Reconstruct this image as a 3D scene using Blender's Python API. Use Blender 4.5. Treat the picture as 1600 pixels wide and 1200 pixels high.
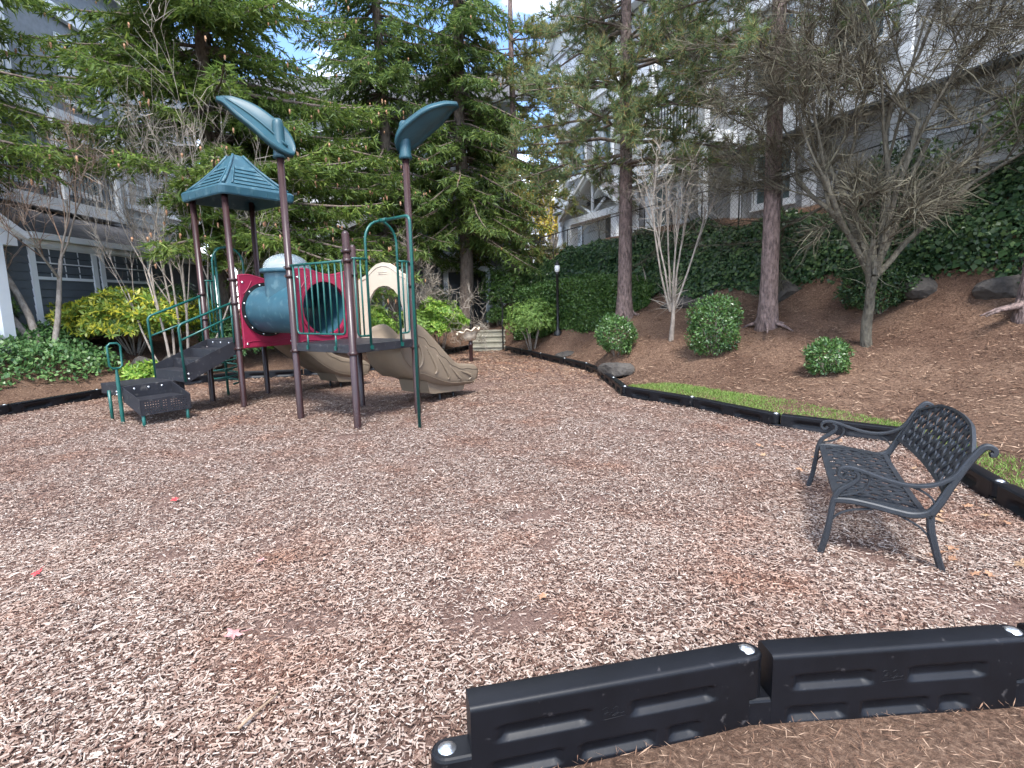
import bpy, bmesh, math, random
import numpy as np
from mathutils import Vector, Matrix, Quaternion
PI = math.pi
rng = np.random.default_rng(7)
random.seed(7)
for o in list(bpy.data.objects):
    bpy.data.objects.remove(o, do_unlink=True)
scene = bpy.context.scene
COL = scene.collection

# ------------------------------------------------------------------ camera
PITCH, ROLL, CAM_H = -math.atan(128 / 870.0), -0.0238, 1.5
cd = bpy.data.cameras.new('camera')
cd.sensor_fit = 'HORIZONTAL'; cd.sensor_width = 36.0; cd.lens = 870 / 1600 * 36.0
cd.clip_start = 0.05; cd.clip_end = 2000
cam = bpy.data.objects.new('camera', cd); COL.objects.link(cam)
fw = Vector((0, math.cos(PITCH), math.sin(PITCH))); up0 = Vector((0, -math.sin(PITCH), math.cos(PITCH))); rt0 = Vector((1, 0, 0))
rt = rt0 * math.cos(ROLL) + up0 * math.sin(ROLL); up = -rt0 * math.sin(ROLL) + up0 * math.cos(ROLL)
cam.matrix_world = Matrix(((rt.x, up.x, -fw.x, 0), (rt.y, up.y, -fw.y, 0), (rt.z, up.z, -fw.z, CAM_H), (0, 0, 0, 1)))
scene.camera = cam

# ------------------------------------------------------------------ sky, sun, exposure
SUN_TO = Vector((0.06, -0.54, 0.84)).normalized()
SUN_EL = math.asin(SUN_TO.z)
SUN_AZ = math.atan2(SUN_TO.x, SUN_TO.y)
world = bpy.data.worlds.new('World'); scene.world = world; world.use_nodes = True
wn, wl = world.node_tree.nodes, world.node_tree.links
wn.clear()
w_out = wn.new('ShaderNodeOutputWorld'); w_bg = wn.new('ShaderNodeBackground')
w_sky = wn.new('ShaderNodeTexSky'); w_sky.sky_type = 'NISHITA'; w_sky.sun_disc = False
w_sky.sun_elevation = SUN_EL; w_sky.sun_rotation = SUN_AZ; w_sky.air_density = 0.8; w_sky.dust_density = 0.0; w_sky.ozone_density = 4.0; w_sky.altitude = 800
w_tc = wn.new('ShaderNodeTexCoord'); w_map = wn.new('ShaderNodeMapping'); w_map.inputs['Scale'].default_value = (1, 1, 2.2); w_map.inputs['Location'].default_value = (3.1, 2.2, .9)
w_no = wn.new('ShaderNodeTexNoise'); w_no.inputs['Scale'].default_value = 2.6; w_no.inputs['Detail'].default_value = 7; w_no.inputs['Roughness'].default_value = 0.55
w_rp = wn.new('ShaderNodeValToRGB'); w_rp.color_ramp.elements[0].position = 0.49; w_rp.color_ramp.elements[1].position = 0.62
w_mx = wn.new('ShaderNodeMixRGB'); w_mx.inputs['Color2'].default_value = (10.5, 10.8, 11.2, 1)
wl.new(w_tc.outputs['Generated'], w_map.inputs['Vector']); wl.new(w_map.outputs[0], w_no.inputs['Vector'])
wl.new(w_no.outputs['Fac'], w_rp.inputs['Fac']); wl.new(w_rp.outputs['Color'], w_mx.inputs['Fac'])
wl.new(w_sky.outputs[0], w_mx.inputs['Color1']); wl.new(w_mx.outputs[0], w_bg.inputs['Color'])
w_bg.inputs['Strength'].default_value = 0.15
wl.new(w_bg.outputs[0], w_out.inputs['Surface'])
sl = bpy.data.lights.new('sun', 'SUN'); sl.energy = 2.2; sl.angle = math.radians(16); sl.color = (1.0, 0.97, 0.93)
sun = bpy.data.objects.new('sun', sl); COL.objects.link(sun)
sun.rotation_euler = (-SUN_TO).to_track_quat('-Z', 'Y').to_euler(); sun.location = (0, 0, 30)
scene.view_settings.view_transform = 'Standard'; scene.view_settings.look = 'None'
scene.view_settings.exposure = 1.85; scene.view_settings.gamma = 1.0
scene.render.engine = 'CYCLES'
scene.cycles.max_bounces = 6; scene.cycles.diffuse_bounces = 3; scene.cycles.glossy_bounces = 2
scene.cycles.transmission_bounces = 4; scene.cycles.transparent_max_bounces = 4
scene.cycles.use_denoising = True
scene.cycles.use_adaptive_sampling = True; scene.cycles.adaptive_threshold = 0.015

# ------------------------------------------------------------------ materials
def _nodes(name):
    m = bpy.data.materials.new(name); m.use_nodes = True
    nt = m.node_tree; b = nt.nodes['Principled BSDF']
    return m, nt, b
def pm(name, col, rough=0.6, metal=0.0, noise=None, bump=None, spec=0.5, col2=None, coat=0.0, space='Object', dirt=None):
    m, nt, b = _nodes(name)
    b.inputs['Roughness'].default_value = rough; b.inputs['Metallic'].default_value = metal
    b.inputs['Specular IOR Level'].default_value = spec; b.inputs['Coat Weight'].default_value = coat
    b.inputs['Base Color'].default_value = (*col, 1)
    tc = nt.nodes.new('ShaderNodeTexCoord')
    def coord():
        if space == 'World':
            g = nt.nodes.new('ShaderNodeNewGeometry'); return g.outputs['Position']
        return tc.outputs[space]
    if noise:
        n = nt.nodes.new('ShaderNodeTexNoise'); n.inputs['Scale'].default_value = noise[0]; n.inputs['Detail'].default_value = 6
        n.inputs['Roughness'].default_value = 0.65
        nt.links.new(coord(), n.inputs['Vector'])
        r = nt.nodes.new('ShaderNodeValToRGB')
        c2 = col2 or tuple(min(1, c * (1 + noise[1])) for c in col)
        c1 = col if col2 else tuple(c * (1 - noise[1]) for c in col)
        r.color_ramp.elements[0].position = 0.32; r.color_ramp.elements[1].position = 0.68
        r.color_ramp.elements[0].color = (*c1, 1); r.color_ramp.elements[1].color = (*c2, 1)
        nt.links.new(n.outputs['Fac'], r.inputs['Fac'])
        last = r.outputs['Color']
        if dirt:   # pale specks and dust
            d = nt.nodes.new('ShaderNodeTexNoise'); d.inputs['Scale'].default_value = dirt[0]; d.inputs['Detail'].default_value = 8
            nt.links.new(coord(), d.inputs['Vector'])
            dr = nt.nodes.new('ShaderNodeValToRGB'); dr.color_ramp.elements[0].position = dirt[2]; dr.color_ramp.elements[1].position = min(1, dirt[2] + .12)
            mx = nt.nodes.new('ShaderNodeMixRGB'); mx.inputs['Color2'].default_value = (*dirt[1], 1)
            ml = nt.nodes.new('ShaderNodeMath'); ml.operation = 'MULTIPLY'; ml.inputs[1].default_value = dirt[3]
            nt.links.new(d.outputs['Fac'], dr.inputs['Fac']); nt.links.new(dr.outputs['Color'], ml.inputs[0]); nt.links.new(ml.outputs[0], mx.inputs['Fac'])
            nt.links.new(last, mx.inputs['Color1']); last = mx.outputs[0]
        nt.links.new(last, b.inputs['Base Color'])
    if bump:
        n2 = nt.nodes.new('ShaderNodeTexNoise'); n2.inputs['Scale'].default_value = bump[0]; n2.inputs['Detail'].default_value = 5
        nt.links.new(coord(), n2.inputs['Vector'])
        bp = nt.nodes.new('ShaderNodeBump'); bp.inputs['Strength'].default_value = bump[1]; bp.inputs['Distance'].default_value = bump[2] if len(bump) > 2 else 0.01
        nt.links.new(n2.outputs['Fac'], bp.inputs['Height']); nt.links.new(bp.outputs[0], b.inputs['Normal'])
    return m
def leafm(name, cols, rough=0.5, trans=0.25, patch=None, patch_scale=0.8, spec=0.4):
    """per-leaf colour from a list, optional patches of another colour in world space"""
    m, nt, b = _nodes(name)
    g = nt.nodes.new('ShaderNodeNewGeometry'); r = nt.nodes.new('ShaderNodeValToRGB'); r.color_ramp.interpolation = 'LINEAR'
    els = r.color_ramp.elements
    n = len(cols)
    els[0].position = 0.0; els[0].color = (*cols[0], 1); els[1].position = 1.0; els[1].color = (*cols[-1], 1)
    for i in range(1, n - 1):
        e = els.new(i / (n - 1)); e.color = (*cols[i], 1)
    nt.links.new(g.outputs['Random Per Island'], r.inputs['Fac'])
    last = r.outputs['Color']
    if patch:
        nz = nt.nodes.new('ShaderNodeTexNoise'); nz.inputs['Scale'].default_value = patch_scale; nz.inputs['Detail'].default_value = 4
        nt.links.new(g.outputs['Position'], nz.inputs['Vector'])
        rr = nt.nodes.new('ShaderNodeValToRGB'); rr.color_ramp.elements[0].position = 0.47; rr.color_ramp.elements[1].position = 0.68
        mx = nt.nodes.new('ShaderNodeMixRGB'); mx.blend_type = 'MULTIPLY'; mx.inputs['Color2'].default_value = (*patch, 1)
        nt.links.new(nz.outputs['Fac'], rr.inputs['Fac']); nt.links.new(rr.outputs['Color'], mx.inputs['Fac'])
        nt.links.new(last, mx.inputs['Color1']); last = mx.outputs[0]
    nt.links.new(last, b.inputs['Base Color']); b.inputs['Roughness'].default_value = rough; b.inputs['Specular IOR Level'].default_value = spec
    if trans > 0:
        t = nt.nodes.new('ShaderNodeBsdfTranslucent'); ms = nt.nodes.new('ShaderNodeMixShader'); ms.inputs['Fac'].default_value = trans
        nt.links.new(last, t.inputs['Color'])
        out = nt.nodes['Material Output']
        nt.links.new(b.outputs[0], ms.inputs[1]); nt.links.new(t.outputs[0], ms.inputs[2]); nt.links.new(ms.outputs[0], out.inputs['Surface'])
    return m
def barkm(name, c1, c2, scale=6.0, stretch=0.25, bump=0.6):
    m, nt, b = _nodes(name)
    tc = nt.nodes.new('ShaderNodeTexCoord'); mp = nt.nodes.new('ShaderNodeMapping'); mp.inputs['Scale'].default_value = (1, 1, stretch)
    n = nt.nodes.new('ShaderNodeTexNoise'); n.inputs['Scale'].default_value = scale * 3; n.inputs['Detail'].default_value = 8; n.inputs['Roughness'].default_value = .7
    v = nt.nodes.new('ShaderNodeTexVoronoi'); v.inputs['Scale'].default_value = scale * 4
    nt.links.new(tc.outputs['Object'], mp.inputs['Vector']); nt.links.new(mp.outputs[0], n.inputs['Vector']); nt.links.new(mp.outputs[0], v.inputs['Vector'])
    r = nt.nodes.new('ShaderNodeValToRGB'); r.color_ramp.elements[0].position = .35; r.color_ramp.elements[1].position = .65
    r.color_ramp.elements[0].color = (*c1, 1); r.color_ramp.elements[1].color = (*c2, 1)
    nt.links.new(n.outputs['Fac'], r.inputs['Fac']); nt.links.new(r.outputs['Color'], b.inputs['Base Color'])
    ad = nt.nodes.new('ShaderNodeMath'); ad.operation = 'ADD'
    nt.links.new(n.outputs['Fac'], ad.inputs[0]); nt.links.new(v.outputs['Distance'], ad.inputs[1])
    bp = nt.nodes.new('ShaderNodeBump'); bp.inputs['Strength'].default_value = bump; bp.inputs['Distance'].default_value = .02
    nt.links.new(ad.outputs[0], bp.inputs['Height']); nt.links.new(bp.outputs[0], b.inputs['Normal'])
    b.inputs['Roughness'].default_value = .9
    return m
M = {}
M['maroon'] = pm('maroon_paint', (0.034, 0.0150, 0.0150), .36, noise=(3, .2), bump=(60, .05), spec=.5)
M['green'] = pm('green_paint', (0.006, 0.075, 0.062), .35, noise=(4, .15))
M['teal'] = pm('teal_plastic', (0.021, 0.075, 0.102), .5, noise=(5, .14), bump=(160, .08, .004), dirt=(9, (.13, .22, .24), .55, .35))
M['tealdark'] = pm('teal_leaf_plastic', (0.014, 0.062, 0.080), .48, noise=(3, .15), bump=(160, .06, .004))
M['red'] = pm('red_plastic', (0.24, 0.014, 0.045), .42, noise=(2, .14), bump=(150, .06, .004))
M['tan'] = pm('tan_plastic', (0.195, 0.150, 0.105), .5, noise=(3, .1), bump=(140, .06, .004))
M['cream'] = pm('cream_plastic', (0.52, 0.44, 0.335), .5, noise=(3, .08))
M['deck'] = pm('black_coated_steel', (0.014, 0.014, 0.018), .55, noise=(6, .3), bump=(220, .15, .003), dirt=(14, (.12, .11, .1), .6, .5))
M['bolt'] = pm('zinc_bolt', (0.62, 0.64, 0.66), .3, .9, noise=(30, .15))
M['border'] = pm('black_recycled_plastic', (0.0045, 0.005, 0.007), .45, noise=(5, .3), bump=(35, .12, .004), dirt=(26, (.12, .11, .11), .66, .4), spec=.28)
M['bench'] = pm('charcoal_cast_metal', (0.020, 0.023, 0.028), .5, .0, noise=(9, .2), bump=(120, .15, .002))
M['blackmetal'] = pm('black_metal', (0.012, 0.012, 0.013), .45, noise=(8, .2))
M['concrete'] = pm('step_concrete', (0.30, 0.28, 0.22), .9, noise=(6, .22), bump=(50, .3, .01))
M['rock'] = pm('grey_rock', (0.058, 0.050, 0.043), .9, noise=(4, .5), bump=(9, .8, .05))
M['whitetrim'] = pm('white_trim_paint', (0.74, 0.76, 0.78), .55, noise=(2, .06))
M['darksiding'] = pm('slate_siding', (0.085, 0.098, 0.115), .7, noise=(3, .12), bump=(40, .1, .004))
M['greysiding'] = pm('pale_grey_siding', (0.42, 0.43, 0.42), .7, noise=(2, .1))
M['shingle'] = pm('grey_shingle_siding', (0.33, 0.335, 0.335), .8, noise=(9, .15), bump=(20, .3, .01))
M['bluegrey'] = pm('blue_grey_siding', (0.20, 0.22, 0.24), .75, noise=(6, .15))
M['shade'] = pm('window_screen', (0.075, 0.085, 0.09), .7, noise=(2, .1))
M['glass'] = pm('dark_window_glass', (0.012, 0.015, 0.017), .06, spec=.8)
M['paleglass'] = pm('bright_window_glass', (0.10, 0.14, 0.15), .08, spec=.9)
M['door'] = pm('dark_door', (0.01, 0.01, 0.011), .5, noise=(3, .2))

def shingle_mat(name, c1, c2):
    m, nt, b = _nodes(name)
    tc = nt.nodes.new('ShaderNodeTexCoord'); br = nt.nodes.new('ShaderNodeTexBrick')
    br.inputs['Scale'].default_value = 1.0; br.inputs['Brick Width'].default_value = .3; br.inputs['Row Height'].default_value = .14
    br.inputs['Mortar Size'].default_value = .012; br.inputs['Color1'].default_value = (*c1, 1); br.inputs['Color2'].default_value = (*c2, 1)
    br.inputs['Mortar'].default_value = (c1[0] * .4, c1[1] * .4, c1[2] * .4, 1)
    nt.links.new(tc.outputs['UV'], br.inputs['Vector']); nt.links.new(br.outputs['Color'], b.inputs['Base Color'])
    bp = nt.nodes.new('ShaderNodeBump'); bp.inputs['Strength'].default_value = .6; bp.inputs['Distance'].default_value = .01; bp.invert = True
    nt.links.new(br.outputs['Fac'], bp.inputs['Height']); nt.links.new(bp.outputs[0], b.inputs['Normal']); b.inputs['Roughness'].default_value = .9
    return m
M['roof'] = shingle_mat('asphalt_shingles', (.075, .072, .078), (.12, .115, .12))

def dome_mat():
    m, nt, b = _nodes('clear_dome_plastic')
    b.inputs['Base Color'].default_value = (.75, .82, .8, 1); b.inputs['Roughness'].default_value = .12
    b.inputs['Transmission Weight'].default_value = .72; b.inputs['IOR'].default_value = 1.2
    return m
M['dome'] = dome_mat()
def emit_mat(name, col, s):
    m, nt, b = _nodes(name); b.inputs['Base Color'].default_value = (*col, 1)
    b.inputs['Emission Color'].default_value = (*col, 1); b.inputs['Emission Strength'].default_value = s
    return m
M['lamp_glow'] = emit_mat('porch_lamp_glow', (1.0, .72, .25), 2.2)
M['lamp_glass'] = pm('frosted_lamp_glass', (.82, .82, .8), .3)

# wood chips: colour per chip, patches of redder / darker weathered chips
def chip_mat():
    m, nt, b = _nodes('wood_chips')
    g = nt.nodes.new('ShaderNodeNewGeometry'); r = nt.nodes.new('ShaderNodeValToRGB'); els = r.color_ramp.elements
    els[0].position = 0; els[0].color = (.042, .022, .016, 1); els[1].position = 1; els[1].color = (.47, .40, .345, 1)
    for p, c in ((.15, (.095, .052, .038)), (.32, (.185, .118, .09)), (.54, (.28, .207, .167)), (.8, (.365, .29, .242))):
        e = els.new(p); e.color = (*c, 1)
    nt.links.new(g.outputs['Random Per Island'], r.inputs['Fac'])
    nz = nt.nodes.new('ShaderNodeTexNoise'); nz.inputs['Scale'].default_value = 1.15; nz.inputs['Detail'].default_value = 5; nz.inputs['Roughness'].default_value = .62
    nt.links.new(g.outputs['Position'], nz.inputs['Vector'])
    rr = nt.nodes.new('ShaderNodeValToRGB'); rr.color_ramp.elements[0].position = .48; rr.color_ramp.elements[1].position = .70
    mx = nt.nodes.new('ShaderNodeMixRGB'); mx.blend_type = 'MULTIPLY'; mx.inputs['Color2'].default_value = (.84, .62, .52, 1)
    nt.links.new(nz.outputs['Fac'], rr.inputs['Fac']); nt.links.new(rr.outputs['Color'], mx.inputs['Fac']); nt.links.new(r.outputs['Color'], mx.inputs['Color1'])
    # far side of the yard: fresher, more orange chips
    sx = nt.nodes.new('ShaderNodeSeparateXYZ'); nt.links.new(g.outputs['Position'], sx.inputs[0])
    n2 = nt.nodes.new('ShaderNodeTexNoise'); n2.inputs['Scale'].default_value = .5; nt.links.new(g.outputs['Position'], n2.inputs['Vector'])
    ma = nt.nodes.new('ShaderNodeMath'); ma.operation = 'MULTIPLY_ADD'; ma.inputs[1].default_value = 5.0; nt.links.new(n2.outputs['Fac'], ma.inputs[0]); nt.links.new(sx.outputs['Y'], ma.inputs[2])
    mr = nt.nodes.new('ShaderNodeMapRange'); mr.inputs['From Min'].default_value = 9.0; mr.inputs['From Max'].default_value = 15.0
    nt.links.new(ma.outputs[0], mr.inputs['Value'])
    m2 = nt.nodes.new('ShaderNodeMixRGB'); m2.blend_type = 'MULTIPLY'; m2.inputs['Color2'].default_value = (1.0, .84, .68, 1)
    nt.links.new(mr.outputs[0], m2.inputs['Fac']); nt.links.new(mx.outputs[0], m2.inputs['Color1'])
    nt.links.new(m2.outputs[0], b.inputs['Base Color']); b.inputs['Roughness'].default_value = .85; b.inputs['Specular IOR Level'].default_value = .25
    return m
M['chips'] = chip_mat()
def chip_base_mat():
    m, nt, b = _nodes('wood_chip_bed')
    g = nt.nodes.new('ShaderNodeNewGeometry')
    n1 = nt.nodes.new('ShaderNodeTexNoise'); n1.inputs['Scale'].default_value = 95; n1.inputs['Detail'].default_value = 6; n1.inputs['Roughness'].default_value = .75
    nt.links.new(g.outputs['Position'], n1.inputs['Vector'])
    r = nt.nodes.new('ShaderNodeValToRGB'); els = r.color_ramp.elements
    els[0].position = .3; els[0].color = (.050, .026, .019, 1); els[1].position = .72; els[1].color = (.34, .24, .19, 1)
    e = els.new(.5); e.color = (.125, .070, .052, 1)
    nt.links.new(n1.outputs['Fac'], r.inputs['Fac']); nt.links.new(r.outputs['Color'], b.inputs['Base Color'])
    bp = nt.nodes.new('ShaderNodeBump'); bp.inputs['Strength'].default_value = .9; bp.inputs['Distance'].default_value = .015
    nt.links.new(n1.outputs['Fac'], bp.inputs['Height']); nt.links.new(bp.outputs[0], b.inputs['Normal']); b.inputs['Roughness'].default_value = .95
    return m
M['chipbed'] = chip_base_mat()
def soil_mat():
    m, nt, b = _nodes('bark_mulch_soil')
    g = nt.nodes.new('ShaderNodeNewGeometry')
    def noise(s, d=6, rg=.65):
        n = nt.nodes.new('ShaderNodeTexNoise'); n.inputs['Scale'].default_value = s; n.inputs['Detail'].default_value = d; n.inputs['Roughness'].default_value = rg
        nt.links.new(g.outputs['Position'], n.inputs['Vector']); return n
    a, c = noise(38, 6, .75), noise(.9, 4)
    r = nt.nodes.new('ShaderNodeValToRGB'); els = r.color_ramp.elements
    els[0].position = .28; els[0].color = (.045, .026, .017, 1); els[1].position = .75; els[1].color = (.31, .205, .142, 1)
    e = els.new(.5); e.color = (.14, .084, .056, 1)
    nt.links.new(a.outputs['Fac'], r.inputs['Fac'])
    rr = nt.nodes.new('ShaderNodeValToRGB'); rr.color_ramp.elements[0].position = .42; rr.color_ramp.elements[1].position = .66
    mx = nt.nodes.new('ShaderNodeMixRGB'); mx.blend_type = 'MULTIPLY'; mx.inputs['Color2'].default_value = (.62, .57, .56, 1)
    nt.links.new(c.outputs['Fac'], rr.inputs['Fac']); nt.links.new(rr.outputs['Color'], mx.inputs['Fac']); nt.links.new(r.outputs['Color'], mx.inputs['Color1'])
    nt.links.new(mx.outputs[0], b.inputs['Base Color'])
    bp = nt.nodes.new('ShaderNodeBump'); bp.inputs['Strength'].default_value = .9; bp.inputs['Distance'].default_value = .03
    nt.links.new(a.outputs['Fac'], bp.inputs['Height']); nt.links.new(bp.outputs[0], b.inputs['Normal']); b.inputs['Roughness'].default_value = .95; b.inputs['Specular IOR Level'].default_value = .2
    return m
M['soil'] = soil_mat()
M['litter'] = leafm('needle_litter', [(.045, .024, .016), (.12, .064, .040), (.23, .14, .09), (.40, .28, .195)], .85, 0, spec=.2)
M['grass'] = leafm('lawn_grass', [(.09, .17, .025), (.14, .24, .04), (.19, .29, .06), (.27, .30, .10)], .6, .25)
M['spruce'] = leafm('spruce_needles', [(.060, .105, .024), (.098, .165, .032), (.155, .235, .044), (.25, .31, .07)], .55, .42, patch=(.62, .62, .52), patch_scale=.9)
M['spruce_dark'] = leafm('dark_spruce_needles', [(.052, .094, .028), (.085, .145, .036), (.135, .205, .046), (.20, .265, .066)], .55, .42, patch=(.7, .68, .55), patch_scale=.8)
M['pine'] = leafm('pine_needles', [(.075, .125, .060), (.115, .18, .076), (.155, .215, .08), (.20, .24, .09), (.36, .23, .09)], .5, .4)
M['pine_droop'] = leafm('mixed_pine_needles', [(.085, .135, .045), (.125, .19, .06), (.175, .22, .07), (.26, .24, .08), (.40, .23, .08)], .5, .4)
M['rhodo'] = leafm('yellow_green_leaves', [(.06, .12, .02), (.13, .21, .03), (.25, .32, .05), (.46, .44, .05), (.58, .50, .05)], .42, .3, patch=(.55, .72, .6), patch_scale=1.8)
M['azalea'] = leafm('light_green_leaves', [(.08, .16, .03), (.15, .26, .05), (.22, .34, .08), (.30, .40, .11)], .5, .3, patch=(.7, .75, .7), patch_scale=2.5)
M['azalea2'] = leafm('bright_green_leaves', [(.07, .17, .02), (.14, .28, .03), (.22, .36, .05), (.34, .42, .07)], .5, .3, patch=(.7, .75, .7), patch_scale=2.5)
M['box'] = leafm('clipped_dark_leaves', [(.022, .060, .016), (.045, .108, .024), (.075, .155, .036), (.13, .215, .065)], .34, .2, spec=.6)
M['hedge'] = leafm('hedge_leaves', [(.028, .070, .016), (.055, .115, .024), (.09, .165, .036), (.14, .22, .06)], .4, .26, patch=(.75, .8, .75), patch_scale=1.5)
M['ivy'] = leafm('ivy_leaves', [(.012, .030, .012), (.021, .048, .018), (.033, .068, .025), (.055, .098, .035), (.10, .15, .048)], .36, .16, patch=(.75, .8, .75), patch_scale=.9, spec=.3)
M['groundcover'] = leafm('ground_cover_leaves', [(.04, .10, .03), (.07, .15, .045), (.12, .22, .07), (.18, .28, .10)], .4, .25, patch=(.7, .8, .75), patch_scale=1.5)
M['autumn'] = leafm('yellow_autumn_leaves', [(.30, .22, .02), (.5, .33, .03), (.45, .38, .06), (.18, .22, .04)], .6, .35)
M['fargreen'] = leafm('far_green_leaves', [(.06, .10, .03), (.10, .16, .045), (.16, .21, .06), (.24, .24, .07)], .6, .3)
M['lichen'] = leafm('lichen_twigs', [(.042, .034, .025), (.075, .063, .044), (.11, .097, .068), (.18, .165, .115)], .9, 0, spec=.2)
M['twig_grey'] = leafm('pale_bare_twigs', [(.20, .165, .13), (.30, .255, .21), (.40, .36, .30)], .9, 0, spec=.2)
M['twig_brown'] = leafm('brown_bare_twigs', [(.13, .085, .06), (.21, .14, .10), (.31, .22, .165), (.36, .29, .23)], .9, 0, spec=.2)
M['cone'] = leafm('spruce_cones', [(.20, .10, .05), (.30, .165, .09), (.36, .21, .12)], .8, 0)
M['pinebark'] = barkm('pine_bark', (.050, .034, .030), (.25, .175, .155), 7, .35, 1.0)
M['sprucebark'] = barkm('spruce_bark', (.07, .05, .04), (.19, .145, .115), 5, .4)
M['greybark'] = barkm('grey_bark', (.16, .13, .105), (.34, .295, .25), 5, .5, .4)
M['mossbark'] = barkm('lichen_bark', (.045, .038, .028), (.15, .132, .095), 6, .4, .9)
M['deadleaf'] = pm('dry_brown_leaf', (.30, .16, .09), .8, noise=(40, .3))
M['tanleaf'] = pm('dry_tan_leaf', (.30, .19, .11), .8, noise=(40, .3))
M['redleaf'] = pm('red_leaf', (.50, .03, .035), .6, noise=(40, .2))
M['pinkleaf'] = pm('pink_leaf', (.42, .20, .19), .6, noise=(40, .15))
M['darkredleaf'] = pm('dark_red_leaf', (.16, .03, .03), .6, noise=(40, .2))
M['stick'] = pm('bare_stick', (.26, .18, .12), .9, noise=(30, .3))
M['number'] = pm('dark_number_paint', (.03, .03, .035), .6)

# ------------------------------------------------------------------ mesh helpers
def np_mesh(name, verts, faces, smooth=False):
    """verts (N,3); faces (F,k) uniform k"""
    verts = np.asarray(verts, np.float32); faces = np.asarray(faces, np.int32)
    me = bpy.data.meshes.new(name)
    nf, k = faces.shape
    me.vertices.add(len(verts)); me.vertices.foreach_set('co', verts.ravel())
    me.loops.add(nf * k); me.loops.foreach_set('vertex_index', faces.ravel())
    me.polygons.add(nf); me.polygons.foreach_set('loop_start', np.arange(0, nf * k, k, dtype=np.int32))
    me.update(calc_edges=True); me.validate()
    if smooth:
        me.polygons.foreach_set('use_smooth', np.ones(nf, bool))
    return me
class MB:
    def __init__(s): s.v = []; s.f = []; s.sm = []; s.uv = None
    def add(s, verts, faces, smooth=False):
        b = len(s.v); s.v += [tuple(p) for p in verts]; s.f += [tuple(i + b for i in f) for f in faces]; s.sm += [smooth] * len(faces)
        return s
    def box(s, c, size, R=None):
        x, y, z = (d / 2 for d in size); P = []
        for sx, sy, sz in ((-1, -1, -1), (1, -1, -1), (1, 1, -1), (-1, 1, -1), (-1, -1, 1), (1, -1, 1), (1, 1, 1), (-1, 1, 1)):
            p = Vector((sx * x, sy * y, sz * z))
            if R is not None: p = R @ p
            P.append(p + Vector(c))
        return s.add(P, [(0, 3, 2, 1), (4, 5, 6, 7), (0, 1, 5, 4), (1, 2, 6, 5), (2, 3, 7, 6), (3, 0, 4, 7)])
    def bbox(s, lo, hi, bev=0.008):
        """bevelled axis-aligned box"""
        bm = bmesh.new(); bmesh.ops.create_cube(bm, size=1)
        for v in bm.verts:
            v.co = Vector(((lo[i] + hi[i]) / 2 + v.co[i] * (hi[i] - lo[i])) for i in range(3))
        bmesh.ops.bevel(bm, geom=list(bm.edges), offset=bev, segments=2, affect='EDGES', profile=.5)
        bm.verts.index_update()
        s.add([v.co.copy() for v in bm.verts], [[v.index for v in f.verts] for f in bm.faces]); bm.free()
        return s
    def tube(s, pts, r, n=10, cap=True, closed=False):
        pts = [Vector(p) for p in pts]; m = len(pts)
        rs = [r] * m if isinstance(r, (int, float)) else list(r)
        T = []
        for i in range(m):
            a = pts[(i - 1) % m] if (closed or i > 0) else pts[i]; b = pts[(i + 1) % m] if (closed or i < m - 1) else pts[i]
            t = b - a; T.append(t.normalized() if t.length > 1e-9 else Vector((0, 0, 1)))
        nrm = T[0].orthogonal().normalized(); V = []; F = []
        for i in range(m):
            if i: nrm = (T[i - 1].rotation_difference(T[i]) @ nrm)
            nrm = (nrm - T[i] * nrm.dot(T[i])).normalized(); bi = T[i].cross(nrm)
            for k in range(n):
                a = 2 * PI * k / n; V.append(pts[i] + (nrm * math.cos(a) + bi * math.sin(a)) * rs[i])
        for i in range(m if closed else m - 1):
            j = (i + 1) % m
            for k in range(n):
                F.append((i * n + k, i * n + (k + 1) % n, j * n + (k + 1) % n, j * n + k))
        b = len(s.v); s.add(V, F, True)
        if cap and not closed:
            s.f.append(tuple(b + k for k in reversed(range(n)))); s.sm.append(False)
            s.f.append(tuple(b + (m - 1) * n + k for k in range(n))); s.sm.append(False)
        return s
    def lathe(s, prof, c=(0, 0, 0), n=24, R=None, smooth=True):
        V = []; F = []; m = len(prof)
        for r, z in prof:
            for k in range(n):
                a = 2 * PI * k / n; p = Vector((r * math.cos(a), r * math.sin(a), z))
                if R is not None: p = R @ p
                V.append(p + Vector(c))
        for i in range(m - 1):
            for k in range(n):
                F.append((i * n + k, i * n + (k + 1) % n, (i + 1) * n + (k + 1) % n, (i + 1) * n + k))
        return s.add(V, F, smooth)
    def loft(s, rings, closed=True, capa=False, capb=False, smooth=True):
        n = len(rings[0]); V = [p for r in rings for p in r]; F = []
        for i in range(len(rings) - 1):
            for k in range(n if closed else n - 1):
                F.append((i * n + k, i * n + (k + 1) % n, (i + 1) * n + (k + 1) % n, (i + 1) * n + k))
        if capa: F.append(tuple(reversed(range(n))))
        if capb: F.append(tuple((len(rings) - 1) * n + k for k in range(n)))
        return s.add(V, F, smooth)
    def prism(s, poly, frame, th):
        """poly in 2D, frame(x,y,d)->3D, extruded d from 0..th"""
        n = len(poly); V = [frame(x, y, 0) for x, y in poly] + [frame(x, y, th) for x, y in poly]
        F = [tuple(reversed(range(n))), tuple(range(n, 2 * n))] + [(k, (k + 1) % n, n + (k + 1) % n, n + k) for k in range(n)]
        return s.add(V, F)
    def mesh(s, name):
        me = bpy.data.meshes.new(name); me.from_pydata([tuple(v) for v in s.v], [], s.f)
        me.polygons.foreach_set('use_smooth', s.sm); me.update()
        bm = bmesh.new(); bm.from_mesh(me); bmesh.ops.recalc_face_normals(bm, faces=bm.faces); bm.to_mesh(me); bm.free()
        return me
    def build(s, name, mat, parent=None):
        return obj(name, s.mesh(name), mat, parent)
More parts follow.
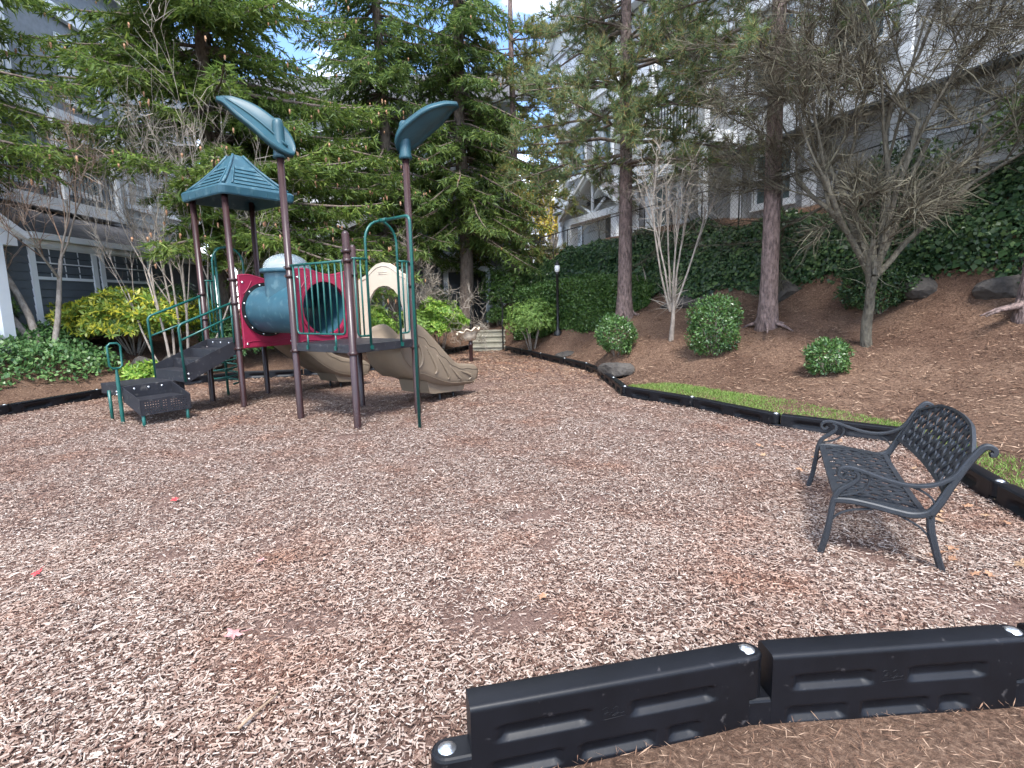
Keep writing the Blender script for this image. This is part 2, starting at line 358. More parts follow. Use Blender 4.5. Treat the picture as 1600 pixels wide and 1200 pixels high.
def obj(name, me, mat, parent=None, loc=None):
    o = bpy.data.objects.new(name, me); COL.objects.link(o)
    if mat is not None:
        if isinstance(mat, str): mat = M[mat]
        if len(me.materials) == 0: me.materials.append(mat)
    if parent is not None: o.parent = parent
    if loc is not None: o.location = loc
    return o
def tag(o, label=None, cat=None, group=None, kind=None):
    if label: o['label'] = label
    if cat: o['category'] = cat
    if group: o['group'] = group
    if kind: o['kind'] = kind
    return o
def thing(name, label, cat, loc=(0, 0, 0), rotz=0, group=None):
    o = bpy.data.objects.new(name, None); COL.objects.link(o); o.empty_display_size = .2
    o.location = loc; o.rotation_euler = (0, 0, rotz)
    return tag(o, label, cat, group)
def fillet(pts, r, n=6):
    """round the inner corners of a polyline"""
    pts = [Vector(p) for p in pts]; out = [pts[0]]
    for i in range(1, len(pts) - 1):
        a, b, c = pts[i - 1], pts[i], pts[i + 1]
        d1 = (a - b); d2 = (c - b); rr = min(r, d1.length * .49, d2.length * .49)
        p0 = b + d1.normalized() * rr; p1 = b + d2.normalized() * rr
        for k in range(n + 1):
            t = k / n; out.append(p0 * (1 - t) ** 2 + b * 2 * t * (1 - t) + p1 * t * t)
    out.append(pts[-1]); return out
def spline(pts, n=8):
    """Catmull-Rom"""
    P = [Vector(p) for p in pts]; P = [P[0] * 2 - P[1]] + P + [P[-1] * 2 - P[-2]]; out = []
    for i in range(1, len(P) - 2):
        for k in range(n):
            t = k / n
            out.append(.5 * ((2 * P[i]) + (-P[i - 1] + P[i + 1]) * t + (2 * P[i - 1] - 5 * P[i] + 4 * P[i + 1] - P[i + 2]) * t * t + (-P[i - 1] + 3 * P[i] - 3 * P[i + 1] + P[i + 2]) * t ** 3))
    out.append(P[-2]); return out
def unit(a): return a / np.maximum(np.linalg.norm(a, axis=-1, keepdims=True), 1e-9)
def rnd_unit(n): return unit(rng.normal(size=(n, 3)))
def cards(pos, d, nrm, L, W, mid=.45):
    """diamond leaves: (N,3) position of base, direction, normal; returns verts, faces(quads)"""
    d = unit(d); side = unit(np.cross(d, nrm)); N = len(pos)
    L = np.broadcast_to(np.asarray(L, float), (N,))[:, None]; W = np.broadcast_to(np.asarray(W, float), (N,))[:, None]
    v = np.empty((N, 4, 3)); v[:, 0] = pos; v[:, 1] = pos + d * L * mid + side * W / 2; v[:, 2] = pos + d * L; v[:, 3] = pos + d * L * mid - side * W / 2
    return v.reshape(-1, 3), np.arange(N * 4).reshape(-1, 4)
def blades(pos, d, nrm, L, W):
    """thin triangles"""
    d = unit(d); side = unit(np.cross(d, nrm)); N = len(pos)
    L = np.broadcast_to(np.asarray(L, float), (N,))[:, None]; W = np.broadcast_to(np.asarray(W, float), (N,))[:, None]
    v = np.empty((N, 3, 3)); v[:, 0] = pos - side * W / 2; v[:, 1] = pos + side * W / 2; v[:, 2] = pos + d * L
    return v.reshape(-1, 3), np.arange(N * 3).reshape(-1, 3)
def sticks(P0, P1, r0, r1, sides=3):
    P0 = np.asarray(P0, float); P1 = np.asarray(P1, float); N = len(P0)
    r0 = np.broadcast_to(np.asarray(r0, float), (N,))[:, None]; r1 = np.broadcast_to(np.asarray(r1, float), (N,))[:, None]
    d = unit(P1 - P0); h = np.where(np.abs(d[:, 2:3]) > .9, np.array([[1., 0, 0]]), np.array([[0, 0, 1.]]))
    a = unit(np.cross(d, h)); b = np.cross(d, a); v = np.empty((N, 2 * sides, 3))
    for k in range(sides):
        t = 2 * PI * k / sides; o = a * math.cos(t) + b * math.sin(t)
        v[:, k] = P0 + o * r0; v[:, sides + k] = P1 + o * r1
    q = np.array([(k, (k + 1) % sides, sides + (k + 1) % sides, sides + k) for k in range(sides)])
    f = (np.arange(N)[:, None, None] * (2 * sides) + q[None]).reshape(-1, 4)
    return v.reshape(-1, 3), f

# ------------------------------------------------------------------ terrain
RB = [(-.16, 17.2), (.30, 15.85), (.77, 14.53), (1.26, 13.1), (1.62, 11.98), (1.75, 10.75), (1.77, 9.6), (1.76, 8.58), (2.46, 7.5), (3.03, 6.28), (3.93, 5.40), (3.45, 3.80), (3.18, 2.62)]
NB = [(2.95, 1.96), (1.82, 1.89), (.81, 1.82), (-.235, 1.59)]
LB = [(-7.9, 6.85), (-7.58, 8.2), (-7.24, 9.62), (-6.75, 10.85), (-5.82, 11.85), (-4.6, 12.05), (-3.55, 12.5), (-2.72, 13.2), (-2.45, 14.5), (-2.1, 15.75), (-1.75, 16.95), (-1.38, 17.9)]
POLY = np.array(RB + NB + [(-.32, .9), (-.4, -2.5), (-7, -2.5), (-11, 3)] + LB)
def inside_poly(x, y):
    c = np.zeros(x.shape, bool); n = len(POLY); j = n - 1
    for i in range(n):
        xi, yi = POLY[i]; xj, yj = POLY[j]
        t = ((yi > y) != (yj > y)) & (x < (xj - xi) * (y - yi) / (yj - yi + 1e-12) + xi)
        c ^= t; j = i
    return c
def dist_poly(x, y):
    d = np.full(x.shape, 1e9); n = len(POLY)
    for i in range(n):
        a = POLY[i]; b = POLY[(i + 1) % n]; e = b - a
        t = np.clip(((x - a[0]) * e[0] + (y - a[1]) * e[1]) / (e @ e), 0, 1)
        d = np.minimum(d, np.hypot(x - a[0] - t * e[0], y - a[1] - t * e[1]))
    return d
IVY_BASE = [(9.0, 4.0, 1.5), (8.0, 6.4, 1.52), (7.3, 8.0, 1.55), (6.5, 9.6, 1.48), (5.2, 11.3, 1.38), (4.15, 12.8, 1.36), (3.2, 14.2, 1.2), (2.2, 15.2, 1.0), (1.3, 16.2, .85), (.5, 18.5, .9), (.2, 21, 1.0)]
IVY_TOP = [(10.2, 4.6, 4.0), (9.0, 6.9, 4.0), (8.15, 8.6, 3.92), (7.15, 10.3, 3.5), (5.75, 12.2, 3.2), (4.65, 14.0, 3.25), (3.6, 15.5, 3.15), (2.55, 16.7, 3.0), (1.75, 18.0, 2.92), (1.0, 20, 2.9), (.7, 22, 2.9)]
CTRL = [(x, y, 0.0) for x, y in RB + NB + LB] + [(-.35, 0, 0), (-.4, -2.5, 0), (4, -2.5, .05), (2, .5, 0), (0.9, 1.2, 0), (4.5, 2, .25),
        (-3, 5, 0), (-5, 10, 0), (-1, 12, 0), (0, 8, 0), (-6, 4, 0), (-2, 2, 0), (-11, 3, 0), (-7, -2.5, 0),
        (2.15, 10.55, .16), (1.8, 11.1, .10), (1.42, 14.2, .12), (1.2, 15.0, .62), (1.85, 11.1, .5), (2.02, 11.2, .55), (3.05, 10.6, .72), (3.45, 9.5, .55), (2.65, 13.0, 1.12), (4.58, 10.0, .98),
        (4.4, 7.8, .42), (5.45, 8.5, .72), (6.2, 9.5, 1.2), (6.9, 7.5, 1.15), (7.2, 5.5, 1.05), (2.6, 8.3, .12), (3.4, 7.0, .13), (4.3, 5.9, .15), (4.1, 4.2, .15), (4.9, 4.6, .3), (5.2, 6.3, .35), (3.6, 8.2, .25),
        (.4, 17.8, .62), (-.1, 18.5, .6), (-.75, 18.7, .58), (-1.4, 18.5, .6), (-.75, 20, .6), (-.75, 23, .65), (.1, 17.2, .3), (1, 24, 1.2),
        (-8.3, 8.2, .22), (-8.2, 9.8, .28), (-7.5, 11.4, .3), (-6.5, 12.4, .3), (-5, 12.9, .25), (-3.6, 13.5, .3), (-3.0, 15, .35), (-2.6, 16.5, .4), (-2.2, 18.2, .55),
        (-9.2, 9.6, .95), (-9.4, 12, .95), (-9.4, 15, .9), (-9, 18, .8), (-6, 15, .6), (-5, 18, .65), (-8, 21, .8), (-4, 22, .7), (-10.5, 7, .9), (-13, 12, 1), (-13, 22, 1), (-9, 5, .15),
        (8.6, 9, 3.2), (7, 14, 3.2), (5, 19, 3.1), (3, 24, 3.1), (12, 6, 3.4), (12, 16, 3.2), (9, 26, 3.2), (2, 27, 2.6), (-4, 28, 1.5), (-13, 28, 1.2)] + IVY_BASE + IVY_TOP
_cp = np.array(CTRL); _cx = _cp[:, :2]
_D = np.linalg.norm(_cx[:, None] - _cx[None], axis=-1); _n = len(_cp)
_A = np.zeros((_n + 1, _n + 1)); _A[:_n, :_n] = _D - np.eye(_n) * .01; _A[:_n, _n] = 1; _A[_n, :_n] = 1
_w = np.linalg.solve(_A, np.append(_cp[:, 2], 0))
def hraw(x, y):
    x = np.clip(np.asarray(x, float), -14, 13); y = np.clip(np.asarray(y, float), -3.5, 28.5); sh = x.shape
    p = np.stack([x.ravel(), y.ravel()], 1); out = np.empty(len(p))
    for i in range(0, len(p), 20000):
        d = np.linalg.norm(p[i:i + 20000, None] - _cx[None], axis=-1); out[i:i + 20000] = d @ _w[:_n] + _w[_n]
    return out.reshape(sh)
def hgt(x, y): return float(hraw(np.array([x]), np.array([y]))[0])
ax = np.concatenate([[-400, -180, -80, -45, -30, -22, -18], np.arange(-15, 12.6, .2), [14, 18, 25, 40, 80, 180, 400]])
ay = np.concatenate([[-300, -100, -40, -15, -7], np.arange(-3.5, 28.6, .22), [31, 36, 45, 70, 120, 250, 600]])
X, Y = np.meshgrid(ax, ay, indexing='ij')
Z = hraw(X, Y)
ins = inside_poly(X, Y); dp = dist_poly(X, Y)
Z = np.where(ins, -0.012 - .10 * np.clip(dp / .5, 0, 1), Z)
Z += np.where(ins, 0, np.clip(dp / .6, 0, 1)) * (.018 * np.sin(X * 5.1 + 1.3 * np.sin(Y * 3.3)) * np.sin(Y * 4.7 + X) + rng.normal(0, .008, X.shape))
nx_, ny_ = X.shape
idx = np.arange(nx_ * ny_).reshape(nx_, ny_)
fc = np.stack([idx[:-1, :-1], idx[1:, :-1], idx[1:, 1:], idx[:-1, 1:]], -1).reshape(-1, 4)
ground = obj('ground', np_mesh('ground', np.stack([X, Y, Z], -1).reshape(-1, 3), fc, True), 'soil')
tag(ground, 'brown bark mulch ground rising into a bank beyond the play area', kind='structure')
bm = bmesh.new()
bmv = [bm.verts.new((x, y, .002)) for x, y in POLY]; bm.faces.new(bmv); bmesh.ops.triangulate(bm, faces=bm.faces[:])
me = bpy.data.meshes.new('play_surface'); bm.to_mesh(me); bm.free()
me.update()
if me.polygons[0].normal.z < 0: me.flip_normals()
tag(obj('play_surface', me, 'chipbed'), 'bed of the play area under the loose wood chips', kind='structure')

# ------------------------------------------------------------------ loose wood chips (nobody could count them)
_wr = np.random.default_rng(5)
WORN = [(_wr.uniform(-5, 3.2), 1.3 + 8 * _wr.random() ** 1.4, _wr.uniform(.06, .30), _wr.uniform(.05, .16), _wr.uniform(0, PI), _wr.uniform(.5, .9)) for _ in range(70)] + [(-.65, 9.9, .75, .35, .96, .8), (-2.6, 11.2, .6, .3, .96, .7), (.15, 3.75, .28, .10, .2, .9), (1.5, 6.2, .4, .10, -.5, .85), (-.35, 1.75, .18, .10, .3, .45)]
def worn(x, y):
    """kicked-out hollows where the darker fines show"""
    o = np.zeros(x.shape)
    for cx, cy_, a, b, t, s in WORN:
        u = (x - cx) * math.cos(t) + (y - cy_) * math.sin(t); v = -(x - cx) * math.sin(t) + (y - cy_) * math.cos(t)
        o = np.maximum(o, s * np.clip(1.3 - (u / a) ** 2 - (v / b) ** 2, 0, 1))
    return o
def chip_points(n_per, y0, y1, halfw):
    n = int(n_per * (y1 - y0) * 2 * halfw(y1)); y = rng.uniform(y0, y1, n); x = rng.uniform(-1, 1, n) * halfw(y1)
    k = (np.abs(x) < halfw(y)) & inside_poly(x, y) & (rng.random(n) > worn(x, y)); return x[k], y[k]
V_all, F_all, nb = [], [], 0
hw = lambda y: .96 * y + .55
for dens, y0, y1, sc, kind in ((11500, 1.15, 2.4, .90, 6), (9400, 2.4, 3.6, .92, 4), (7200, 3.6, 5.2, .97, 2), (4700, 5.2, 7.4, 1.08, 2), (2300, 7.4, 10.5, 1.35, 2), (850, 10.5, 18.2, 1.95, 2)):
    if y1 == 2.4:
        x, y = chip_points(dens, y0, y1, lambda q: .96 * q + .35)
    else:
        x, y = chip_points(dens, y0, y1, hw)
    n = len(x)
    L = np.clip(rng.lognormal(math.log(.0200), .48, n), .006, .085) * sc; W = np.clip(rng.lognormal(math.log(.0056), .38, n), .0025, .016) * sc ** 1.1; T = W * rng.uniform(.3, .6, n)
    yaw = rng.uniform(0, 2 * PI, n); pitch = rng.normal(0, .15, n); roll = rng.normal(0, .24, n)
    mound = .010 * np.sin(x * 3.1 + 2 * np.sin(y * 1.7)) * np.sin(y * 2.6 + x) + .006 * np.sin(x * 9 + y * 4)
    zc = .010 + mound * .8 + rng.uniform(0, .016, n)
    d = np.stack([np.cos(yaw) * np.cos(pitch), np.sin(yaw) * np.cos(pitch), np.sin(pitch)], -1)
    s0 = np.stack([-np.sin(yaw), np.cos(yaw), np.zeros(n)], -1); u0 = np.cross(d, s0)
    s = s0 * np.cos(roll)[:, None] + u0 * np.sin(roll)[:, None]; u = np.cross(d, s)
    c = np.stack([x, y, zc], -1); hl = (d.T * L / 2).T; hwid = (s.T * W / 2).T; ht = (u.T * T / 2).T
    tap = rng.uniform(.55, 1, (n, 1)); sk = hl * rng.uniform(-.12, .12, (n, 1))
    if kind == 6:
        v = np.stack([c - hl - hwid * tap - ht, c + hl - hwid - ht, c - hl - hwid * .8 * tap + ht + sk, c + hl - hwid * .8 + ht + sk, c - hl + hwid * .8 * tap + ht - sk, c + hl + hwid * .8 + ht - sk, c - hl + hwid * tap - ht, c + hl + hwid - ht], 1)
        q = np.array([(0, 1, 3, 2), (2, 3, 5, 4), (4, 5, 7, 6)])
    elif kind == 4:
        v = np.stack([c - hl - hwid * tap - ht, c + hl - hwid - ht, c - hl + ht, c + hl + ht, c - hl + hwid * tap - ht * .2, c + hl + hwid - ht * .2], 1)
        q = np.array([(0, 1, 3, 2), (2, 3, 5, 4)])
    else:
        v = np.stack([c - hl - hwid * tap, c + hl - hwid, c + hl + hwid * tap, c - hl + hwid], 1); q = np.array([(0, 1, 2, 3)])
    kv = v.shape[1]
    F_all.append((np.arange(n)[:, None, None] * kv + q[None]).reshape(-1, 4) + nb); V_all.append(v.reshape(-1, 3)); nb += n * kv
chips = obj('wood_chips', np_mesh('wood_chips', np.concatenate(V_all), np.concatenate(F_all)), 'chips')
tag(chips, 'loose pale wood chips covering the play area', 'wood chips', kind='stuff')

# ------------------------------------------------------------------ black plastic border timbers
def border_mesh(L, H, z0, near, emblem=False):
    """half-lapped hollow plastic timber; x along 0..L between stake bolts, outer face at -y"""
    T = .052; mb = MB(); lap = .085; rz = .016
    x0, x1 = lap * .85, L - lap * .2
    nxs = 64 if near else 40
    xs = np.linspace(x0, x1, nxs)
    hfull = H - z0; zf = lambda t: z0 + hfull * t
    nz = 44 if near else 12
    pk = [(.09, .40, .56, .74), (.55, .86, .56, .74), (.07, .30, .17, .35), (.37, .63, .17, .35), (.69, .80, .17, .35)] if near else [(.12, .40, .42, .70), (.58, .88, .42, .70)]
    def depth(fx, t):
        d = 0
        for a, b, c, e in pk:
            m = 1.0
            sx = .012 if near else .026
            m *= max(0, min(1, (fx - a) / sx)) * max(0, min(1, (b - fx) / sx))
            m *= max(0, min(1, (t - c) / (.028 if near else .085))) * max(0, min(1, (e - t) / .02))
            d = max(d, m)
        return d * (.022 if near else .032)
    rings = []
    for x in xs:
        fx = (x - x0) / (x1 - x0); r = []
        for k in range(nz):
            t = k / (nz - 1) * .93; r.append((x, -T + depth(fx, t), zf(t)))
        for k in range(4):
            a = k / 3 * PI / 2; r.append((x, -T + rz - rz * math.cos(a), H - rz + rz * math.sin(a)))
        for k in range(4):
            a = k / 3 * PI / 2; r.append((x, T - rz + rz * math.sin(a), H - rz + rz * math.cos(a)))
        for k in range(nz):
            t = .93 - k / (nz - 1) * .93; r.append((x, T - depth(fx, t), zf(t)))
        rings.append(r)
    # rounded near corner of the body end
    mb.loft(rings, closed=False, smooth=True)
    n = len(rings[0])
    mb.add(rings[0], [tuple(range(n))]); mb.add(rings[-1], [tuple(reversed(range(n)))])
    def tab(cx, za, zb, sgn, xe):
        poly = [(xe, -T + .001), (xe, T - .001)] if sgn < 0 else [(xe, T - .001), (xe, -T + .001)]
        arc = [(cx + sgn * (T * math.cos(a)), sgn * -1 * (T - .001) * math.sin(a) * -1) for a in np.linspace(PI / 2, -PI / 2, 13)] if sgn < 0 else [(cx + T * math.cos(a), (T - .001) * math.sin(a)) for a in np.linspace(-PI / 2, PI / 2, 13)]
        poly = poly + arc
        # keep order consistent
        if sgn < 0:
            poly = [(xe, -T + .001), (xe, T - .001)] + [(cx - T * math.cos(a), (T - .001) * math.sin(a)) for a in np.linspace(PI / 2, -PI / 2, 13)]
        else:
            poly = [(xe, T - .001), (xe, -T + .001)] + [(cx + T * math.cos(a), (T - .001) * math.sin(a)) for a in np.linspace(-PI / 2, PI / 2, 13)]
        c = sum(p[0] for p in poly) / len(poly)
        def rg(z, s): return [(p[0] + (cx - p[0]) * s if abs(p[0] - xe) > 1e-6 else p[0], p[1] * (1 - s), z) for p in poly]
        mb.loft([rg(za, 0), rg(zb - .012, 0), rg(zb - .004, .07), rg(zb, .2)], True, True, True, smooth=False)
    mid = z0 + hfull * .47
    tab(0.0, z0, mid, -1, x0 + .004)
    tab(L, mid + .006, H - .0025, 1, x1 - .004)
    if emblem:   # raised maker's scribble
        cx, cz = x0 + (x1 - x0) * .475, z0 + hfull * .66
        def sp(pts): mb.tube([(cx + a * .034, -T - .0002, cz + b * .021) for a, b in [tuple(p)[:2] for p in spline([(q[0], q[1], 0) for q in pts], 6)]], .0009, 4)
        sp([(-1, .7), (-.6, 1), (-.3, .7), (-.7, .1), (-.9, -.5)]); sp([(-.75, -.1), (-.35, .1), (-.2, -.3), (.0, .0), (.15, -.35)])
        sp([(.1, .5), (.5, .9), (.75, .4), (.4, -.3), (.05, -.5), (.3, -.6), (.7, -.25), (1.0, -.4), (1.3, -.2)]); sp([(-1, -1.1), (1.5, -.85)])
    return mb.mesh('border_timber')
def bolt_mesh(r=.022, h=.012):
    mb = MB(); mb.lathe([(r * 1.35, 0), (r * 1.35, .002), (r * 1.05, .003), (r, h * .6), (r * .6, h), (0.001, h * 1.1)], n=14); return mb.mesh('bolt')
BOLT = bolt_mesh()
ORD = ['first', 'second', 'third', 'fourth', 'fifth', 'sixth', 'seventh', 'eighth', 'ninth', 'tenth', 'eleventh', 'twelfth', 'thirteenth']
def border_run(pts, H, z0, near, labels, group, emblem=False):
    for i in range(len(pts) - 1):
        a = Vector((*pts[i], 0)); b = Vector((*pts[i + 1], 0)); d = b - a
        o = obj('border_timber', border_mesh(d.length, H, z0, near, emblem), 'border')
        o.location = (a.x, a.y, 0); o.rotation_euler = (0, 0, math.atan2(d.y, d.x))
        tag(o, labels[i], 'border timber', group)
        mid = z0 + (H - z0) * .47
        if i == 0: obj('bolt', BOLT, 'bolt', o, (0, 0, mid - .001))
        obj('bolt', BOLT, 'bolt', o, (d.length, 0, H - .004))
nr = list(reversed(NB))
border_run(nr, .262, -.05, True, ['black plastic border timber with exposed low bolt end, nearest the camera', 'black plastic border timber in the front corner, second from the exposed bolt end', 'black plastic border timber leaving the picture at the front corner'], 'border timbers in the front corner', True)
rlab = []
for i in range(len(RB) - 1):
    if i == len(RB) - 2: rlab.append('black border timber behind the bench running out of the picture')
    elif i == len(RB) - 3: rlab.append('black border timber hidden behind the bench backrest at the corner')
    elif i == len(RB) - 4: rlab.append('black border timber behind the far arm of the bench')
    else: rlab.append(ORD[i] + ' black border timber from the concrete steps along the mulch bank')
border_run([tuple(p) for p in RB], .165, -.06, False, rlab, 'border timbers along the mulch bank')
llab = ['black border timber at the left edge of the picture', 'long black border timber under the green ground cover', 'black border timber beside the perforated transfer step'] + \
       [ORD[i] + ' black border timber behind the play structure counted from the transfer step' for i in range(1, len(LB) - 3)]
border_run([tuple(p) for p in LB], .165, -.06, False, llab, 'border timbers behind the play structure')

# ------------------------------------------------------------------ play structure (local frame: x along the front, y towards the slides)
PS = thing('play_structure', 'two-deck play structure with maroon posts, tunnel and tan slides', 'playground', (-1.91, 6.71, 0), math.atan2(-.572, .82))
RP = .0445
def post(a, b, top, clamps, cap=True):
    mb = MB(); mb.lathe([(RP, -.15), (RP, top - .03)] + ([(RP, top - .03), (RP * .92, top - .012), (RP * .7, top), (RP * .3, top + .012), (.001, top + .014)] if cap else [(RP, top), (.001, top)]), (a, b, 0), 18)
    p = mb.build('post', 'maroon', PS)
    for z in clamps:
        c = MB(); c.lathe([(RP + .001, z - .022), (RP + .012, z - .018), (RP + .014, z), (RP + .012, z + .018), (RP + .001, z + .022)], (a, b, 0), 18)
        c.box((a, b - RP - .016, z), (.03, .02, .03))
        c.build('clamp', 'maroon', p)
    return p
LA, LBk, A0, A1 = .15, 1.12, -3.73, -2.80     # left deck
RA0, RA1, RB0, RB1 = -1.15, 0.0, 0.0, 1.05     # right deck
tag(post(A0, LA, 3.26, (.9, 1.35, 1.74)), 'maroon roof post beside the stair rail')
post(A1, LA, 3.26, (.9, 1.58, 1.93)); post(A1, LBk, 3.26, (.9, 1.9)); post(A0, LBk, 3.26, (.9, 1.9))
post(RA0, RB0, 3.45, (.93, 1.9, 2.01)); post(RA1, RB0, 2.36, (.93, 2.03, 2.14)); post(RA1, RB1, 3.45, (.93, 1.75, 2.05)); post(RA0, RB1, 2.36, (.93, 1.95))
# decks
def deck(a0, a1, b0, b1):
    mb = MB(); mb.bbox((a0 + .01, b0 + .01, 1.0), (a1 - .01, b1 - .01, 1.03), .004)
    for lo, hi in (((a0 + .045, b0 - .012, .93), (a1 - .045, b0 + .012, 1.034)), ((a0 + .045, b1 - .012, .93), (a1 - .045, b1 + .012, 1.034)), ((a0 - .012, b0 + .045, .93), (a0 + .012, b1 - .045, 1.034)), ((a1 - .012, b0 + .045, .93), (a1 + .012, b1 - .045, 1.034))):
        mb.bbox(lo, hi, .004)
    d = mb.build('deck', 'deck', PS)
    h = MB()
    for k in range(14):
        x = a0 + .12 + (a1 - a0 - .24) * k / 13
        if k % 5 != 4: h.lathe([(.001, 0), (.008, 0), (.008, .002)], (x, b0 - .0135, .985), 8, Matrix.Rotation(PI / 2, 3, 'X'))
    tag(h.build('perforations', 'door', d), kind='stuff')
    return d
deck(A0, A1, LA, LBk); deck(RA0, RA1, RB0, RB1)

def flat_rail(p0, p1, ztop, zbot, nbars, legs, name='guard_rail', side=None):
    """vertical-bar barrier between two posts, rounded lower corners, two short feet"""
    p0 = Vector((*p0, 0)); p1 = Vector((*p1, 0)); d = (p1 - p0); Lg = d.length; d.normalize()
    at = lambda s, z: p0 + d * s + Vector((0, 0, z))
    mb = MB(); mb.tube([at(.04, ztop), at(Lg - .04, ztop)], .0165, 10)
    r = mb.build(name, 'green', PS)
    e = .1
    m2 = MB(); m2.tube(fillet([at(e, ztop), at(e, zbot), at(Lg - e, zbot), at(Lg - e, ztop)], .06), .0135, 8); m2.build('loop', 'green', r)
    for k in range(1, nbars + 1):
        s = e + (Lg - 2 * e) * k / (nbars + 1)
        m3 = MB(); m3.tube([at(s, zbot), at(s, ztop)], .0105, 8); m3.build('bar', 'green', r)
    for s in legs:
        m4 = MB(); m4.tube([at(s, zbot), at(s, .97)], .012, 8); n = d.cross(Vector((0, 0, 1)))
        m4.box(at(s, .985) + n * .016, (.03, .014, .05)); m4.build('foot', 'green', r)
    return r
flat_rail((RA0, RB0 - .01), (RA1, RB0 - .01), 2.03, 1.16, 7, (.3, .86))
def arch_panel(p0, p1, fa, fb, ztop, zrail, zbot):
    p0 = Vector((*p0, 0)); p1 = Vector((*p1, 0)); d = p1 - p0; Lg = d.length; d.normalize()
    at = lambda s, z: p0 + d * s + Vector((0, 0, z))
    a, b = Lg * fa, Lg * fb; c = (a + b) / 2; r = (b - a) / 2
    path = [at(a, 1.0), at(a, ztop - r)] + [at(c - r * math.cos(t), ztop - r + r * math.sin(t)) for t in np.linspace(.15, PI - .15, 12)] + [at(b, ztop - r), at(b, 1.0)]
    mb = MB(); mb.tube(path, .0165, 10); o = mb.build('entry_arch', 'green', PS)
    for s0, s1 in ((.04, a), (b, Lg - .04)):
        m2 = MB(); m2.tube([at(s0, zrail), at(s1, zrail)], .014, 8); m2.build('rail', 'green', o)
        so = s0 + .05 if s0 < a - .01 and s0 < .1 else s1 - .05
        inner = s1 if s0 < .1 else s0
        m3 = MB(); m3.tube(fillet([at(so, zrail), at(so, zbot), at(inner, zbot)], .06), .0125, 8); m3.build('bar', 'green', o)
        m4 = MB(); sm = (so + inner) / 2; m4.tube([at(sm, zrail), at(sm, zbot)], .0105, 8); m4.build('bar', 'green', o)
    for s in (a, b):
        m5 = MB(); n = d.cross(Vector((0, 0, 1))); m5.box(at(s, .985) + n * .016, (.03, .03, .05)); m5.build('foot', 'green', o)
    return o
arch_panel((RA1 + .01, RB0), (RA1 + .01, RB1), .27, .76, 2.53, 2.06, 1.13)
arch_panel((A0 - .01, LBk), (A0 - .01, LA), .25, .78, 2.50, 1.95, 1.13)
mb = MB(); mb.tube(fillet([(.66, .40, -.1), (.66, .40, 2.52), (.02, .535, 2.535)], .09, 8), .0195, 12); fp = mb.build('fire_pole', 'green', PS)
mb = MB(); mb.tube([(.16, .506, 2.532), (.0, .54, 2.537)], .026, 12); mb.build('sleeve', 'green', fp)

# red panels with tunnel openings
def hole_panel(a, b0, b1, z0, z1, cb, cz, rad):
    N = 96; th = .022
    def outer(t):
        c, s_ = math.cos(t), math.sin(t); k = 1e9
        if c > 1e-6: k = min(k, (b1 - cb) / c)
        if c < -1e-6: k = min(k, (b0 - cb) / c)
        if s_ > 1e-6: k = min(k, (z1 - cz) / s_)
        if s_ < -1e-6: k = min(k, (z0 - cz) / s_)
        y, z = cb + c * k, cz + s_ * k
        if s_ > 0 and z > z1 - 1e-4:     # wavy crest
            f = (y - b0) / (b1 - b0); z = z1 + .035 * math.sin(f * PI * 2.2 + .6) - .02
        return y, z
    angs = [2 * PI * k / N for k in range(N)]
    corner = [math.atan2(zz - cz, bb - cb) % (2 * PI) for bb in (b0, b1) for zz in (z0, z1)]
    for c in corner:
        j = min(range(N), key=lambda i: abs((angs[i] - c + PI) % (2 * PI) - PI)); angs[j] = c
    O = [outer(t) for t in angs]; I = [(cb + rad * math.cos(t), cz + rad * math.sin(t)) for t in angs]; I2 = [(cb + (rad + .035) * math.cos(t), cz + (rad + .035) * math.sin(t)) for t in angs]
    ring = lambda P, x: [(x, y, z) for y, z in P]
    O2 = [(cb + (y - cb) * .97, cz + (z - cz) * .97) for y, z in O]
    mb = MB()
    mb.loft([ring(I, a - th), ring(I, a + th + .012), ring(I2, a + th + .012), ring(I2, a + th - .004), ring(O2, a + th - .004), ring(O2, a + th), ring(O, a + th - .006), ring(O, a - th + .006), ring(O2, a - th), ring(O2, a - th + .004), ring(I2, a - th + .004), ring(I2, a - th - .012), ring(I, a - th - .012), ring(I, a - th)], smooth=False)
    p = mb.build('tunnel_panel', 'red', PS)
    for sx in (1, -1):      # moulded wave lines
        w = MB(); w.tube([(a + sx * (th - .001), b0 + .04 + (b1 - b0 - .08) * t, z0 + .08 + .02 * math.sin(t * 9)) for t in np.linspace(0, 1, 22)], .006, 6)
        w.build('wave_moulding', 'red', p); w = MB(); w.tube([(a + sx * (th - .001), b0 + .05 + (.16) * t, z1 - .28 + .2 * t ** 1.5) for t in np.linspace(0, 1, 10)], .006, 6)
        w.build('wave_moulding', 'red', p); w = MB(); w.tube([(a + sx * (th - .001), b1 - .05 - (.16) * t, z1 - .28 + .2 * t ** 1.5) for t in np.linspace(0, 1, 10)], .006, 6)
        w.build('wave_moulding', 'red', p)
    for bb in (b0 + .06, b1 - .06):
        for zz in (z0 + .06, z1 - .11):
            k = obj('bolt', BOLT, 'bolt', p, (a + th, bb, zz)); k.rotation_euler = (0, PI / 2, 0); k.scale = (.6, .6, .6)
    return p
TC, TZ = .63, 1.475
pl = hole_panel(A1 + .03, LA + .06, LBk - .05, .90, 2.0, TC, TZ, .375)
pr_ = hole_panel(RA0 - .03, RB0 + .06, RB1 - .05, .96, 2.0, .52, 1.48, .36)
